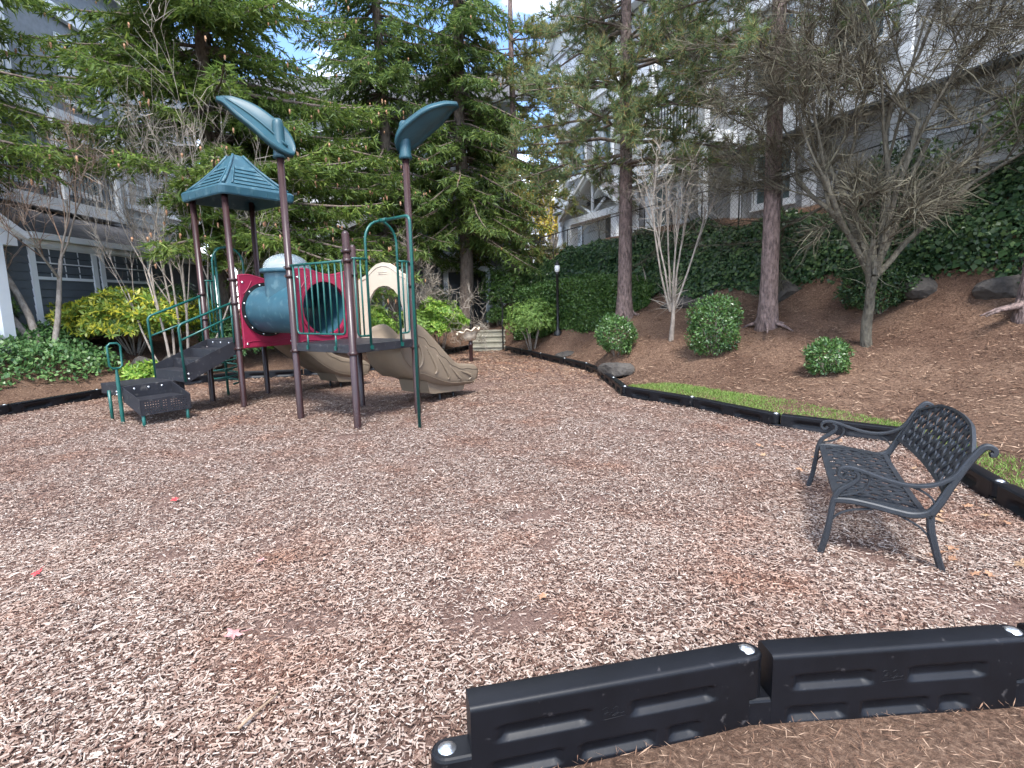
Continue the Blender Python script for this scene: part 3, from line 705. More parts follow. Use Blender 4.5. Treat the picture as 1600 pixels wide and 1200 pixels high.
# tunnel
def ringx(x, r, cy, cz, n=40): return [(x, cy + r * math.cos(2 * PI * k / n), cz + r * math.sin(2 * PI * k / n)) for k in range(n)]
mb = MB(); xs = np.linspace(A1 + .05, RA0 - .05, 9); cy = lambda x: TC + (.52 - TC) * (x - A1) / (RA0 - A1)
mb.loft([ringx(x, .36, cy(x), TZ) for x in xs]); mb.loft([ringx(x, .352, cy(x), TZ) for x in xs])
tun = mb.build('tunnel', 'teal', PS)
for x, sgn, c in ((A1 + .066, 1, TC), (RA0 - .066, -1, .52)):
    fl = MB(); fl.loft([ringx(x - .012, .355, c, TZ), ringx(x - .012, .415, c, TZ), ringx(x + .012, .415, c, TZ), ringx(x + .012, .355, c, TZ)], smooth=False)
    f = fl.build('flange', 'door', tun)
    for k in range(12):
        t = 2 * PI * (k + .5) / 12; q = obj('bolt', BOLT, 'bolt', f, (x + sgn * .012, c + .385 * math.cos(t), TZ + .385 * math.sin(t))); q.rotation_euler = (0, sgn * PI / 2, 0); q.scale = (.5, .5, .6)
TX = -2.08; TY = cy(TX)
mb = MB(); mb.lathe([(.315, TZ + .02), (.315, 2.02)], (TX, TY, 0), 40); mb.lathe([(.307, 2.02), (.307, TZ + .2)], (TX, TY, 0), 40); mb.build('turret', 'teal', tun)
mb = MB(); mb.lathe([(.312, 2.0), (.36, 2.005), (.368, 2.02), (.368, 2.045), (.36, 2.06), (.30, 2.062)], (TX, TY, 0), 40); mb.build('turret_rim', 'teal', tun)
mb = MB(); mb.lathe([(.325 * math.cos(t), 2.06 + .225 * math.sin(t)) for t in np.linspace(0, PI / 2 - .01, 12)], (TX, TY, 0), 40); mb.lathe([(.318 * math.cos(t), 2.06 + .218 * math.sin(t)) for t in np.linspace(0, PI / 2 - .01, 12)], (TX, TY, 0), 40); mb.build('clear_dome', 'dome', tun)

# hip roof on the left deck
RC = ((A0 + A1) / 2, (LA + LBk) / 2); hs = .605
def rsq(h, z, rad, n=5):
    out = []
    for k, (sx, sy) in enumerate(((1, 1), (-1, 1), (-1, -1), (1, -1))):
        for j in range(n):
            t = PI / 2 * k + PI / 2 * j / (n - 1); out.append((RC[0] + sx * (h - rad) + rad * math.cos(t), RC[1] + sy * (h - rad) + rad * math.sin(t), z))
    return out
mb = MB()
mb.loft([rsq(hs - .05, 3.14, .08), rsq(hs - .01, 3.14, .1), rsq(hs, 3.16, .1), rsq(hs + .01, 3.255, .1), rsq(hs - .01, 3.285, .1), rsq(hs - .07, 3.295, .09), rsq(hs - .085, 3.30, .08)], smooth=False)
h1, zb, zt = hs - .085, 3.30, 3.86
mb.loft([rsq(h1, zb, .08), rsq(h1 * .70, zb + .16, .03), rsq(h1 * .42, zb + .33, .02), rsq(.075, zt - .02, .01), rsq(.03, zt, .004)], capb=True, smooth=False)
mb.loft([rsq(hs - .05, 3.14, .08), rsq(h1 - .03, 3.27, .06), rsq(h1 * .68, 3.42, .03), rsq(.05, zt - .06, .008)], capb=True, smooth=False)
roof = mb.build('roof', 'teal', PS)
seam = MB()
for k in range(4):
    R = Matrix.Rotation(PI / 2 * k, 3, 'Z')
    for x in (-.32, -.11, .11, .32):
        seam.box(Vector((*RC, 0)) + R @ Vector((x, -hs - .0065, 3.21)), (.010, .004, .085), R)
seam.build('eave_seams', 'tealdark', roof)
prof = [(h1, zb), (h1 * .70, zb + .16), (h1 * .42, zb + .33), (.075, zt - .02)]
def pf(z):
    for (r0, z0), (r1, z1) in zip(prof, prof[1:]):
        if z <= z1: return r0 + (r1 - r0) * (z - z0) / (z1 - z0)
    return prof[-1][0]
for k in range(4):
    R = Matrix.Rotation(PI / 2 * k, 3, 'Z'); base = Vector((*RC, 0))
    # raised corner ribs and louvre boards
    rib = MB(); rib.tube([base + R @ Vector((pf(z) + .004, -pf(z) - .004, z + .006)) for z in np.linspace(zb, zt - .02, 8)], .022, 6); rib.build('hip_rib', 'teal', roof)
    rib = MB()
    for s in (-1, 1): rib.tube([base + R @ Vector((s * (pf(z) * .74), -pf(z) - .002, z + .006)) for z in np.linspace(zb + .02, zb + .34, 6)], .013, 6)
    rib.build('panel_frame', 'teal', roof)
    for j in range(5):
        z = zb + .035 + j * .066; w = pf(z) * .70; y = -pf(z)
        lv = MB(); y2 = -pf(z + .05)
        P = [(-w, y - .024, z - .004), (w, y - .024, z - .004), (pf(z + .05) * .70, y2 - .003, z + .05), (-pf(z + .05) * .70, y2 - .003, z + .05), (-w, y + .02, z - .006), (w, y + .02, z - .006)]
        lv.add([base + R @ Vector(p) for p in P], [(0, 1, 2, 3), (0, 4, 5, 1)]); lv.build('louvre', 'teal', roof)

# leaf-shaped shades on the tall posts
def leaf_shade(a, b, e1, nrm, Lf, Wf, s_off, label, curl=0.0):
    """e1 and nrm in world axes"""
    Rw = Matrix.Rotation(-math.atan2(-.572, .82), 3, 'Z')
    e1 = (Rw @ Vector(e1)).normalized(); n = Rw @ Vector(nrm); n = (n - e1 * n.dot(e1)).normalized(); e2 = n.cross(e1)
    base = Vector((a, b, 3.54)) - e1 * s_off
    ns, nw = 30, 12; top, bot = [], []
    def wid(t): return Wf * (math.sin(PI * min(1, t ** .72)) ** .8 if t < 1 else 0) * (1 + .06 * math.sin(t * 11)) + .004
    rows_t, rows_b = [], []
    for i in range(ns + 1):
        t = i / ns; w = wid(t); cz = .07 * math.sin(t * PI) + curl * t ** 3 - .05 * max(0, t - .88) / .12
        rt_, rb_ = [], []
        for j in range(nw + 1):
            s = j / nw * 2 - 1; cup = .16 * w * s * s - .03 * w * math.cos(s * PI)
            p = base + e1 * (t * Lf) + e2 * (s * w) + n * (cz + cup)
            th = .028 * (.55 + .45 * abs(s) ** 4)
            rt_.append(p + n * th); rb_.append(p - n * (.026 + (.03 if abs(s) > .93 else 0)))
        rows_t.append(rt_); rows_b.append(rb_)
    rings = [rt_ + list(reversed(rb_)) for rt_, rb_ in zip(rows_t, rows_b)]
    mb = MB(); mb.loft(rings, True, True, True, smooth=True)
    o = mb.build('leaf_shade', 'tealdark', PS); o['label'] = label
    sp = MB(); sp.tube([base + e1 * (t * Lf) + n * (.07 * math.sin(t * PI) + curl * t ** 3 + .027 - .03 * wid(t)) for t in np.linspace(.1, .93, 14)], [.012 * (1.1 - t) + .004 for t in np.linspace(.1, .93, 14)], 6); sp.build('midrib', 'tealdark', o)
    sk = MB(); sk.lathe([(RP + .004, 3.36), (.082, 3.36), (.085, 3.39), (.076, 3.42), (.070, 3.75), (.062, 3.80), (.042, 3.83), (.001, 3.84)], (a, b, 0), 20); sk.build('socket', 'tealdark', o)
leaf_shade(RA0, RB0, (-.80, -.12, .66), (.35, -.62, .62), 1.10, .185, .22, 'teal leaf-shaped shade tilting to the upper left with its top face showing')
leaf_shade(RA1, RB1, (.80, -.22, .42), (-.38, .40, .86), .98, .20, .13, 'teal leaf-shaped shade tilting to the upper right with its underside showing', .10)

# slides
def resample(pts, n):
    P = [Vector((p[0], p[1], 0)) for p in pts]; S = spline(P, 10); L = [0]
    for p, q in zip(S, S[1:]): L.append(L[-1] + (q - p).length)
    out = []
    for k in range(n):
        t = L[-1] * k / (n - 1); j = max(i for i in range(len(L)) if L[i] <= t + 1e-9); j = min(j, len(S) - 2)
        f = (t - L[j]) / max(1e-9, L[j + 1] - L[j]); out.append(S[j].lerp(S[j + 1], f))
    return out
def slide(a0, a1, rim, bed, bot, label, ribs):
    n = 40; R_, B_, O_ = resample(rim, n), resample(bed, n), resample(bot, n)
    rings = []
    w = .055
    for r, b, o in zip(R_, B_, O_):
        am = (a0 + a1) / 2
        ring = []
        # outer +a side up, rim, bed, rim, outer -a side, underside
        q = lambda a, p: (a, p.x, p.y)
        lerp = lambda t: o.lerp(r, t)
        ring += [q(a1 - .03, o), q(a1 - .006, lerp(.25)), q(a1, lerp(.6)), q(a1, lerp(.9)), (a1 - .012, r.x, r.y - .004), (a1 - .035, r.x, r.y + .008), (a1 - .06, r.x, r.y - .004)]
        ring += [q(a1 - .075, r.lerp(b, .35)), q(a1 - .10, r.lerp(b, .8)), q(a1 - .16, b), q(am, b - Vector((0, .012, 0))), q(a0 + .16, b), q(a0 + .10, r.lerp(b, .8)), q(a0 + .075, r.lerp(b, .35))]
        ring += [(a0 + .06, r.x, r.y - .004), (a0 + .035, r.x, r.y + .008), (a0 + .012, r.x, r.y - .004), q(a0, lerp(.9)), q(a0, lerp(.6)), q(a0 + .006, lerp(.25)), q(a0 + .03, o)]
        rings.append(ring)
    mb = MB(); mb.loft(rings, True, True, True, smooth=True)
    s = mb.build('slide', 'tan', PS); s['label'] = label
    m = MB()
    # moulded relief on both sides: a wavy line below the rim and raised half-round ribs
    for a in (a1 + .001, a0 - .001):
        m.tube([(a, R_[k].x + (O_[k].x - R_[k].x) * (.2 + .025 * math.sin(k * 1.1)), R_[k].y + (O_[k].y - R_[k].y) * (.2 + .025 * math.sin(k * 1.1))) for k in range(2, n - 1)], .007, 6)
        m.tube([(a - .008 * (1 if a > (a0 + a1) / 2 else -1), R_[k].x * .12 + O_[k].x * .88, R_[k].y * .12 + O_[k].y * .88) for k in range(2, n - 1)], .006, 6)
        for (t0, t1) in ribs:
            k0, k1 = int(t0 * (n - 1)), int(t1 * (n - 1)); pts = []
            up_, dn = R_[k0].lerp(O_[k0], .3), R_[k1].lerp(O_[k1], .78)
            for t in np.linspace(0, 1, 14):
                c = up_.lerp(dn, t); k = int(k0 + (k1 - k0) * t); rimdir = (R_[min(k + 1, n - 1)] - R_[max(k - 1, 0)]).normalized()
                c = c + rimdir * (.16 * math.sin(PI * t)); pts.append((a - (.003 if a > (a0 + a1) / 2 else -.003), c.x, c.y))
            m.tube(pts, [.006 + .02 * math.sin(PI * t) for t in np.linspace(0, 1, 14)], 8)
    m.build('side_moulding', 'tan', s)
    return s
rim1 = [(1.12, 1.16), (1.34, 1.21), (1.50, 1.18), (1.75, .98), (2.02, .74), (2.24, .575), (2.48, .53), (2.68, .50), (2.76, .43)]
bed1 = [(1.08, 1.02), (1.30, 1.00), (1.48, .93), (1.75, .70), (2.02, .47), (2.24, .34), (2.48, .30), (2.68, .28), (2.77, .34)]
bot1 = [(1.07, .90), (1.05, .80), (1.13, .62), (1.32, .455), (1.52, .40), (1.95, .26), (2.38, .215), (2.62, .20), (2.74, .26)]
s1 = slide(-1.02, -.27, rim1, bed1, bot1, 'wide tan slide with scalloped side mouldings', [(.12, .30), (.30, .47), (.46, .62), (.62, .76), (.76, .88)])
mb = MB(); P = [(1.62, .36), (1.68, .17), (1.74, .15), (2.38, .11), (2.46, .12), (2.52, .24)]
mb.prism(P, lambda x, y, d: (-.95 + d, x, y), .60); mb.build('slide_foot', 'tan', s1)
for a, b in ((-.45, 2.0), (-.45, 2.32), (-.88, 2.0), (-.88, 2.32)):
    mb = MB(); mb.tube([(a, b, -.1), (a, b, .16)], .02, 8); mb.build('slide_leg', 'door', s1)
# hood
mb = MB()
ow = [(-1.1, 1.0), (-1.1, 1.86), (-1.02, 1.90), (-.93, 1.93), (-.80, 2.02), (-.70, 2.07), (-.575, 2.09), (-.45, 2.07), (-.35, 2.02), (-.22, 1.93), (-.13, 1.90), (-.05, 1.86), (-.05, 1.0)]
iw = [(-.94, 1.0), (-.94, 1.40), (-.90, 1.55), (-.84, 1.64), (-.77, 1.71), (-.68, 1.755), (-.575, 1.77), (-.47, 1.755), (-.38, 1.71), (-.31, 1.64), (-.25, 1.55), (-.21, 1.40), (-.21, 1.0)]
yy = (1.075, 1.11)
mb.loft([[(x, yy[0], z) for x, z in ow], [(x, yy[0], z) for x, z in iw], [(x, yy[1], z) for x, z in iw], [(x, yy[1], z) for x, z in ow], [(x, yy[0], z) for x, z in ow]], closed=False, smooth=False)
hood = mb.build('slide_hood', 'cream', PS)
mb = MB(); mb.tube([(x * .97 - .017, yy[0] - .002, z - .045) for x, z in ow[2:-2]], .006, 6)
for z in (1.93, 1.955): mb.tube([(-.66, yy[0] - .002, z), (-.49, yy[0] - .002, z)], .004, 5)
mb.build('hood_moulding', 'cream', hood)
rim2 = [(1.16, 1.16), (1.34, 1.17), (1.52, 1.05), (1.72, .84), (1.95, .66), (2.2, .56), (2.45, .50), (2.66, .46), (2.78, .38)]
bed2 = [(1.16, 1.02), (1.34, .99), (1.52, .84), (1.72, .60), (1.95, .42), (2.2, .34), (2.45, .29), (2.66, .26), (2.79, .29)]
bot2 = [(1.15, .90), (1.3, .76), (1.48, .62), (1.74, .42), (2.0, .28), (2.2, .22), (2.45, .185), (2.64, .175), (2.76, .22)]
s2 = slide(-3.62, -2.92, rim2, bed2, bot2, 'tan slide behind the tunnel', [])
mb = MB(); mb.prism([(1.98, .30), (2.06, .14), (2.12, .12), (2.36, .10), (2.42, .2)], lambda x, y, d: (-3.5 + d, x, y), .52); mb.build('slide_foot', 'tan', s2)
for a in (-3.1, -3.4):
    mb = MB(); mb.tube([(a, 2.2, -.1), (a, 2.2, .14)], .02, 8); mb.build('slide_leg', 'door', s2)

# transfer station and stair
mb = MB()
mb.bbox((A0 - .11, -1.31, .475), (-3.12, -.56, .50), .005)
for lo, hi in (((A0 - .11, -1.325, .36), (-3.12, -1.303, .503)), ((A0 - .11, -.567, .36), (-3.12, -.545, .503)), ((A0 - .125, -1.325, .36), (A0 - .103, -.545, .503)), ((-3.127, -1.325, .30), (-3.105, -.545, .503))): mb.bbox(lo, hi, .004)
stn = mb.build('transfer_platform', 'deck', PS)
# perforated lower step: open tray with tapering cheeks
def perf_plate(P00, P10, P11, P01, nx, nz, hole, name, parent, skip=()):
    """quad plate with square holes laid out on a grid"""
    P = [Vector(p) for p in (P00, P10, P11, P01)]
    f = lambda s, t: P[0] * (1 - s) * (1 - t) + P[1] * s * (1 - t) + P[2] * s * t + P[3] * (1 - s) * t
    ss, ts = [0], [0]
    for i in range(nx): c = .09 + .82 * i / (nx - 1); ss += [c - hole / 2 * .82 / (nx - 1), c + hole / 2 * .82 / (nx - 1)]
    for i in range(nz): c = .14 + .66 * i / (nz - 1); ts += [c - hole / 2 * .66 / (nz - 1), c + hole / 2 * .66 / (nz - 1)]
    ss.append(1); ts.append(1)
    mb = MB(); V = [f(s, t) for s in ss for t in ts]; n = len(ts); F = []
    for i in range(len(ss) - 1):
        for j in range(len(ts) - 1):
            if i % 2 == 1 and j % 2 == 1 and (i // 2) not in skip: continue
            F.append((i * n + j, (i + 1) * n + j, (i + 1) * n + j + 1, i * n + j + 1))
    mb.add(V, F); return mb.build(name, 'deck', parent)
ts_ = MB(); y0, y1 = -1.34, -.72
ts_.bbox((-3.10, y0 + .01, .315), (-2.62, y1 - .01, .335), .004)
for y in (y0, y1):
    ts_.add([(-3.10, y - .006, .50), (-2.60, y - .006, .355), (-2.60, y - .006, .15), (-3.10, y - .006, .30), (-3.10, y + .006, .50), (-2.60, y + .006, .355), (-2.60, y + .006, .15), (-3.10, y + .006, .30)], [(0, 1, 2, 3), (7, 6, 5, 4), (0, 4, 5, 1), (1, 5, 6, 2), (2, 6, 7, 3)])
stp = ts_.build('transfer_step', 'deck', PS)
perf_plate((-2.60, y0, .15), (-2.60, y1, .15), (-2.60, y1, .355), (-2.60, y0, .355), 17, 5, .34, 'perforated_riser', stp, skip=(9,))
perf_plate((-3.096, y0, .335), (-3.096, y1, .335), (-3.096, y1, .47), (-3.096, y0, .47), 17, 3, .34, 'perforated_back', stp, skip=(11,))
for y in (-1.2, -1.02, -.85):
    k = obj('bolt', BOLT, 'bolt', stp, (-3.094, y, .455)); k.rotation_euler = (0, PI / 2, 0); k.scale = (.55, .55, .7)
for a, b, z in ((-2.63, -1.31, .2), (-2.63, -.76, .2), (-3.55, -1.34, .42), (-3.75, -.62, .42)):
    mb = MB(); mb.tube([(a, b, -.1), (a, b, z)], .021, 10); mb.build('leg', 'green', stn)
# hand loop
hb = MB(); hx, hy = -3.11, -1.375
hb.lathe([(.024, -.1), (.024, .62), (.017, .68), (.015, .74)], (hx, hy, 0), 12)
lp = [(hx, hy - .075, .79), (hx, hy - .075, 1.05), (hx, hy - .04, 1.085), (hx, hy + .04, 1.085), (hx, hy + .075, 1.05), (hx, hy + .075, .79), (hx, hy + .04, .752), (hx, hy - .04, .752)]
hb.tube([Vector(p) for p in lp], .0145, 8, closed=True)
hl_ = hb.build('hand_loop', 'green', PS)
for z in (.44, .40):
    k = obj('bolt', BOLT, 'bolt', hl_, (hx - .03, hy - .02, z)); k.rotation_euler = (PI / 2, 0, 0); k.scale = (.55, .55, .7)
# stair stringers, treads and risers
st = MB()
for a in (A1 - .035, A0 + .035):
    prof_ = [(.14, 1.03), (.14, .83), (-.64, .47), (-.66, .48), (-.66, .71)]
    st.prism(prof_, lambda x, y, d, a=a: (a - .008 + d, x, y), .016)
stair = st.build('stair', 'deck', PS)
for k in range(3):
    yb, z = -.66 + .265 * k, .665 + .125 * k - .0
    zz = .64 + .13 * k
    t = MB(); t.bbox((A0 + .046, yb + .005, zz - .02), (A1 - .046, yb + .26, zz), .004); t.build('tread', 'deck', stair)
    t = MB(); t.bbox((A0 + .046, yb - .006, zz - .15), (A1 - .046, yb + .006, zz + .002), .003); rs = t.build('riser', 'deck', stair)
t = MB(); t.bbox((A0 + .046, .125, .87), (A1 - .046, .138, 1.03), .003); t.build('riser', 'deck', stair)
for a in (-3.5, -3.27, -3.03):
    k = obj('bolt', BOLT, 'bolt', stair, (a, .124, .985)); k.rotation_euler = (PI / 2, 0, 0); k.scale = (.5, .5, .6)
for z in (.60, .53):
    k = obj('bolt', BOLT, 'bolt', stair, (A1 - .026, -.60, z)); k.rotation_euler = (0, PI / 2, 0); k.scale = (.55, .55, .7)
for a in (A1 - .01, A0 + .01):
    dz = .0 if a > -3 else .12
    m = MB(); m.tube(fillet([(a, -.655, .50), (a, -.68, 1.29 + dz), (a, .12, 1.59 + dz)], .07, 6), .0175, 10); hr = m.build('hand_rail', 'green', PS)
    m = MB(); m.tube([(a, -.667, 1.08 + dz * .4), (a, .12, 1.40)], .0135, 8); m.build('mid_rail', 'green', hr)
    m = MB(); m.tube([(a, .09, 1.0), (a, .09, 1.6 + dz)], .0135, 8); m.build('upright', 'green', hr)
# spiral climber outside the arch of the left deck
sx, sy = A0 - .42, (LA + LBk) / 2
m = MB(); m.tube([(sx, sy, -.1), (sx, sy, 2.2)], .021, 10)
m.tube([(sx + .20 * math.cos(t), sy + .20 * math.sin(t), .22 + t * .022) for t in np.linspace(0, 9.3 * PI, 150)], .0165, 7)
for k in range(5): m.tube([(sx, sy, .3 + k * .14), (sx + .2 * math.cos(k * 2.1), sy + .2 * math.sin(k * 2.1), .3 + k * .14)], .012, 6)
m.tube(fillet([(sx, sy, 2.15), (sx, sy, 2.5), (A0, sy, 2.5)], .1), .0195, 8)
m.build('spiral_climber', 'green', PS)

# ------------------------------------------------------------------ flower-shaped seat on a stem
fs = thing('flower_seat', 'cream ruffled cup on a maroon stem beyond the wide slide', 'play seat', (-1.04, 14.35, 0))
m = MB(); m.lathe([(.05, -.1), (.05, .42), (.062, .43), (.062, .46), (.05, .47), (.05, .52)], n=16); m.build('stem', 'maroon', fs)
m = MB(); tl = Matrix.Rotation(math.radians(-14), 3, 'Y') @ Matrix.Rotation(math.radians(-10), 3, 'X')
def petal(rf, z, amp):
    return [tl @ Vector((rf * (1 + .05 * math.cos(8 * t)) * math.cos(t), rf * (1 + .05 * math.cos(8 * t)) * math.sin(t), z + amp * math.cos(8 * t))) + Vector((0, 0, .55)) for t in np.linspace(0, 2 * PI, 64, endpoint=False)]
m.loft([petal(.03, -.02, 0), petal(.13, .0, .004), petal(.19, .08, .012), petal(.22, .17, .02), petal(.28, .215, .03), petal(.31, .205, .034), petal(.31, .235, .034), petal(.27, .25, .03), petal(.2, .2, .018), petal(.16, .1, .01), petal(.02, .03, 0)], True, True, True)
m.build('cup', 'cream', fs)

# ------------------------------------------------------------------ cast metal bench
wdir = Vector((.44, .898, 0)).normalized(); ddir = Vector((wdir.y, -wdir.x, 0))
BSC = 1.0
BN = thing('garden_bench', 'charcoal cast metal bench with lattice seat and arched back', 'bench', (1.775, 3.06, 0), -.441)
BN.scale = (BSC,) * 3
# local: x = depth (towards the back), y = along the width (0 near end .. BW far end)
BW = 1.28
def bar2(path, y, w, t, name, parent, seg=8, taper=None):
    """flat cast bar: path in (x,z), width w across y, thickness t in plane"""
    P = [Vector((p[0], 0, p[1])) for p in path]; S = spline(P, seg); rings = []
    for i, p in enumerate(S):
        d = (S[min(i + 1, len(S) - 1)] - S[max(i - 1, 0)]).normalized(); nn = Vector((-d.z, 0, d.x)); f = i / (len(S) - 1)
        tt = t * (taper(f) if taper else 1); ww = w
        r = []
        for (cx, cy_) in ((-1, -.6), (-.6, -1), (.6, -1), (1, -.6), (1, .6), (.6, 1), (-.6, 1), (-1, .6)):
            r.append(Vector((p.x, y, p.z)) + nn * (cx * tt / 2) + Vector((0, cy_ * ww / 2, 0)))
        rings.append(r)
    mb = MB(); mb.loft(rings, True, True, True, smooth=False); return mb.build(name, 'bench', parent)
def bench_end(y):
    lg = bar2([(-.015, -.02), (.0, .03), (.022, .13), (.036, .24), (.046, .33), (.07, .395), (.12, .44), (.155, .475), (.158, .51), (.135, .527)], y, .034, .034, 'front_leg', BN, taper=lambda f: 1.05 - .4 * f)
    bar2([(.585, -.03), (.565, .03), (.535, .13), (.51, .23), (.50, .32)], y, .034, .036, 'rear_leg', BN)
    bar2([(.49, .30), (.535, .385), (.575, .48), (.63, .60), (.68, .685), (.71, .712), (.74, .70), (.742, .675), (.724, .672)], y, .034, .036, 'back_post', BN, taper=lambda f: 1.1 - .4 * f)
    ar = bar2([(.105, .498), (.083, .48), (.062, .498), (.075, .53), (.12, .54), (.19, .522), (.28, .492), (.39, .47), (.49, .48), (.565, .52), (.605, .565)], y, .04, .02, 'arm', BN)
    bar2([(.075, .37), (.15, .395), (.20, .435), (.212, .485), (.185, .515)], y, .020, .012, 'arm_scroll', ar)
    bar2([(.52, .37), (.50, .41), (.455, .445), (.40, .465)], y, .016, .011, 'arm_brace', ar)
    bar2([(.05, .345), (.14, .347), (.25, .332), (.34, .315), (.42, .306), (.49, .325), (.53, .375)], y, .036, .034, 'seat_rail', BN)
    bar2([(.04, .22), (.075, .262), (.14, .295), (.24, .315)], y, .014, .011, 'brace', lg)
    bar2([(.51, .17), (.49, .21), (.44, .255), (.36, .295)], y, .014, .011, 'brace', lg)
bench_end(0.0); bench_end(BW)
def seat_pt(s, t, h=0):
    """s 0..1 along width, t 0..1 front to back"""
    x = .055 + .44 * t; z = .352 + .006 * math.sin(PI * t * 1.0) - .042 * t ** 1.3 - .012 * math.sin(PI * s)
    if t < .12: z -= (.12 - t) * .12
    return Vector((x, .012 + (BW - .024) * s, z + h))
def crest(s): 
    e = min(s, 1 - s); return .86 + .22 * min(1, max(0, (e - .02) / .22)) ** .7 + .22 * math.sin(PI * s)
def back_pt(s, t, h=0):
    """t 0..~1.06 bottom to top"""
    z = .435 + .262 * t; x = .555 + .125 * t + .03 * math.sin(PI * s)
    return Vector((x - h * .85, .012 + (BW - .024) * s, z + h * .5))
def lattice(fn, tmax, ns, slope, name, parent):
    """two families of woven diagonal strips clipped to the panel"""
    mb = MB(); hwid = .0175; N = 60
    for fam in (1, -1):
        k = 0
        for c in np.arange(-1.2, 2.2, 1 / ns):
            pts = []
            for t in np.linspace(0, 1.34, 60):
                s = c + fam * slope * t
                if .012 < s < .988 and t < tmax(s) - .01: pts.append((s, t))
            if len(pts) < 3: continue
            V = []; F = []
            for i, (s, t) in enumerate(pts):
                h = .0045 * math.sin(2 * PI * (t * ns * slope * 1.0 + c * ns * .5) + (0 if fam > 0 else PI))
                p = fn(s, t, h); q = fn(min(1, s + .002), t, h); e = (q - p).normalized() * hwid
                nn = Vector((0, 0, .005)) if name == 'seat_lattice' else Vector((-.004, 0, .003))
                V += [p - e + nn, p + e + nn, p + e - nn, p - e - nn]
            for i in range(len(pts) - 1):
                for j in range(4): F.append((i * 4 + j, i * 4 + (j + 1) % 4, (i + 1) * 4 + (j + 1) % 4, (i + 1) * 4 + j))
            mb.add(V, F)
    return mb.build(name, 'bench', parent)
def ribbon(fn, path, r, name, parent):
    mb = MB(); mb.tube([fn(s, t) for s, t in path], r, 6, closed=True); return mb.build(name, 'bench', parent)
seat = MB()
fr = [(s, t) for s, t in [(.0, .0)] + [(s, 0) for s in np.linspace(.05, .95, 12)] + [(1, 0), (1, .25), (1, .5), (1, .75), (1, 1)] + [(s, 1) for s in np.linspace(.95, .05, 12)] + [(0, 1), (0, .75), (0, .5), (0, .25)]]
def rim_frame(fn, loop, width, th, name):
    """flat border strip just inside the loop"""
    cs = (sum(p[0] for p in loop) / len(loop), sum(p[1] for p in loop) / len(loop)); mb = MB(); R1, R2, R3, R4 = [], [], [], []
    for s, t in loop:
        s2 = s + (cs[0] - s) * width[0]; t2 = t + (cs[1] - t) * width[1]
        R1.append(fn(s, t, th)); R2.append(fn(s2, t2, th)); R3.append(fn(s2, t2, -th)); R4.append(fn(s, t, -th))
    mb.loft([R1, R2, R3, R4, R1], True, smooth=False); return mb.build(name, 'bench', BN)
sf = rim_frame(seat_pt, fr, (.07, .16), .009, 'seat_frame')
lattice(seat_pt, lambda s: 1.0, 15, .22, 'seat_lattice', sf)
bl = [(s, 0) for s in np.linspace(0, 1, 16)] + [(1, .3), (1, .6)] + [(s, crest(s)) for s in np.linspace(1, 0, 30)] + [(0, .6), (0, .3)]
bf = rim_frame(back_pt, bl, (.06, .10), .011, 'back_frame')
lattice(back_pt, lambda s: crest(s), 15, .17, 'back_lattice', bf)

# ------------------------------------------------------------------ concrete steps and hand rails
cs = thing('concrete_steps', 'short flight of concrete steps at the far end of the play area', 'steps', (-.75, 17.35, 0))
for k in range(4):
    m = MB(); m.bbox((-.56, .30 * k + .035, -.05), (.56, .30 * k + (.34 if k < 3 else 1.2), .15 * (k + 1) - .042), .008); m.bbox((-.575, .30 * k, .15 * (k + 1) - .045), (.575, .30 * k + (.33 if k < 3 else 1.2), .15 * (k + 1)), .012); m.build('step', 'concrete', cs)
for sx, lb in ((-1, 'black metal hand rail to the left of the concrete steps'), (1, 'black metal hand rail to the right of the concrete steps')):
    x = -.75 + sx * .50; r = thing('hand_rail', lb, 'hand rail', (x, 17.3, 0))
    m = MB(); m.tube(fillet([(0, -.02, .05), (0, -.02, .95), (0, 1.1, 1.50), (0, 1.35, 1.50), (0, 1.35, 1.3)], .08), .022, 8); m.build('rail', 'blackmetal', r)
    for y, z0, z1 in ((.36, .28, 1.1), (1.08, .55, 1.46)):
        m = MB(); m.tube([(0, y, z0), (0, y, z1)], .018, 8); m.build('baluster', 'blackmetal', r)
tag(obj('path', MB().bbox((-1.35, 19.4, .3), (-.15, 22.6, .61), .01).mesh('path'), 'concrete'), 'concrete path above the steps', kind='structure')
r = thing('hand_rail', 'black metal porch rail beside the spruce trunk above the steps', 'hand rail', (-1.35, 20.2, .6))
m = MB(); m.tube(fillet([(0, 0, .0), (0, 0, .95), (-.35, 1.0, 1.35), (-.35, 1.3, 1.35)], .1), .024, 8); m.build('rail', 'blackmetal', r)
m = MB(); m.tube([(-.35, 1.0, .1), (-.35, 1.0, 1.34)], .02, 8); m.build('baluster', 'blackmetal', r)

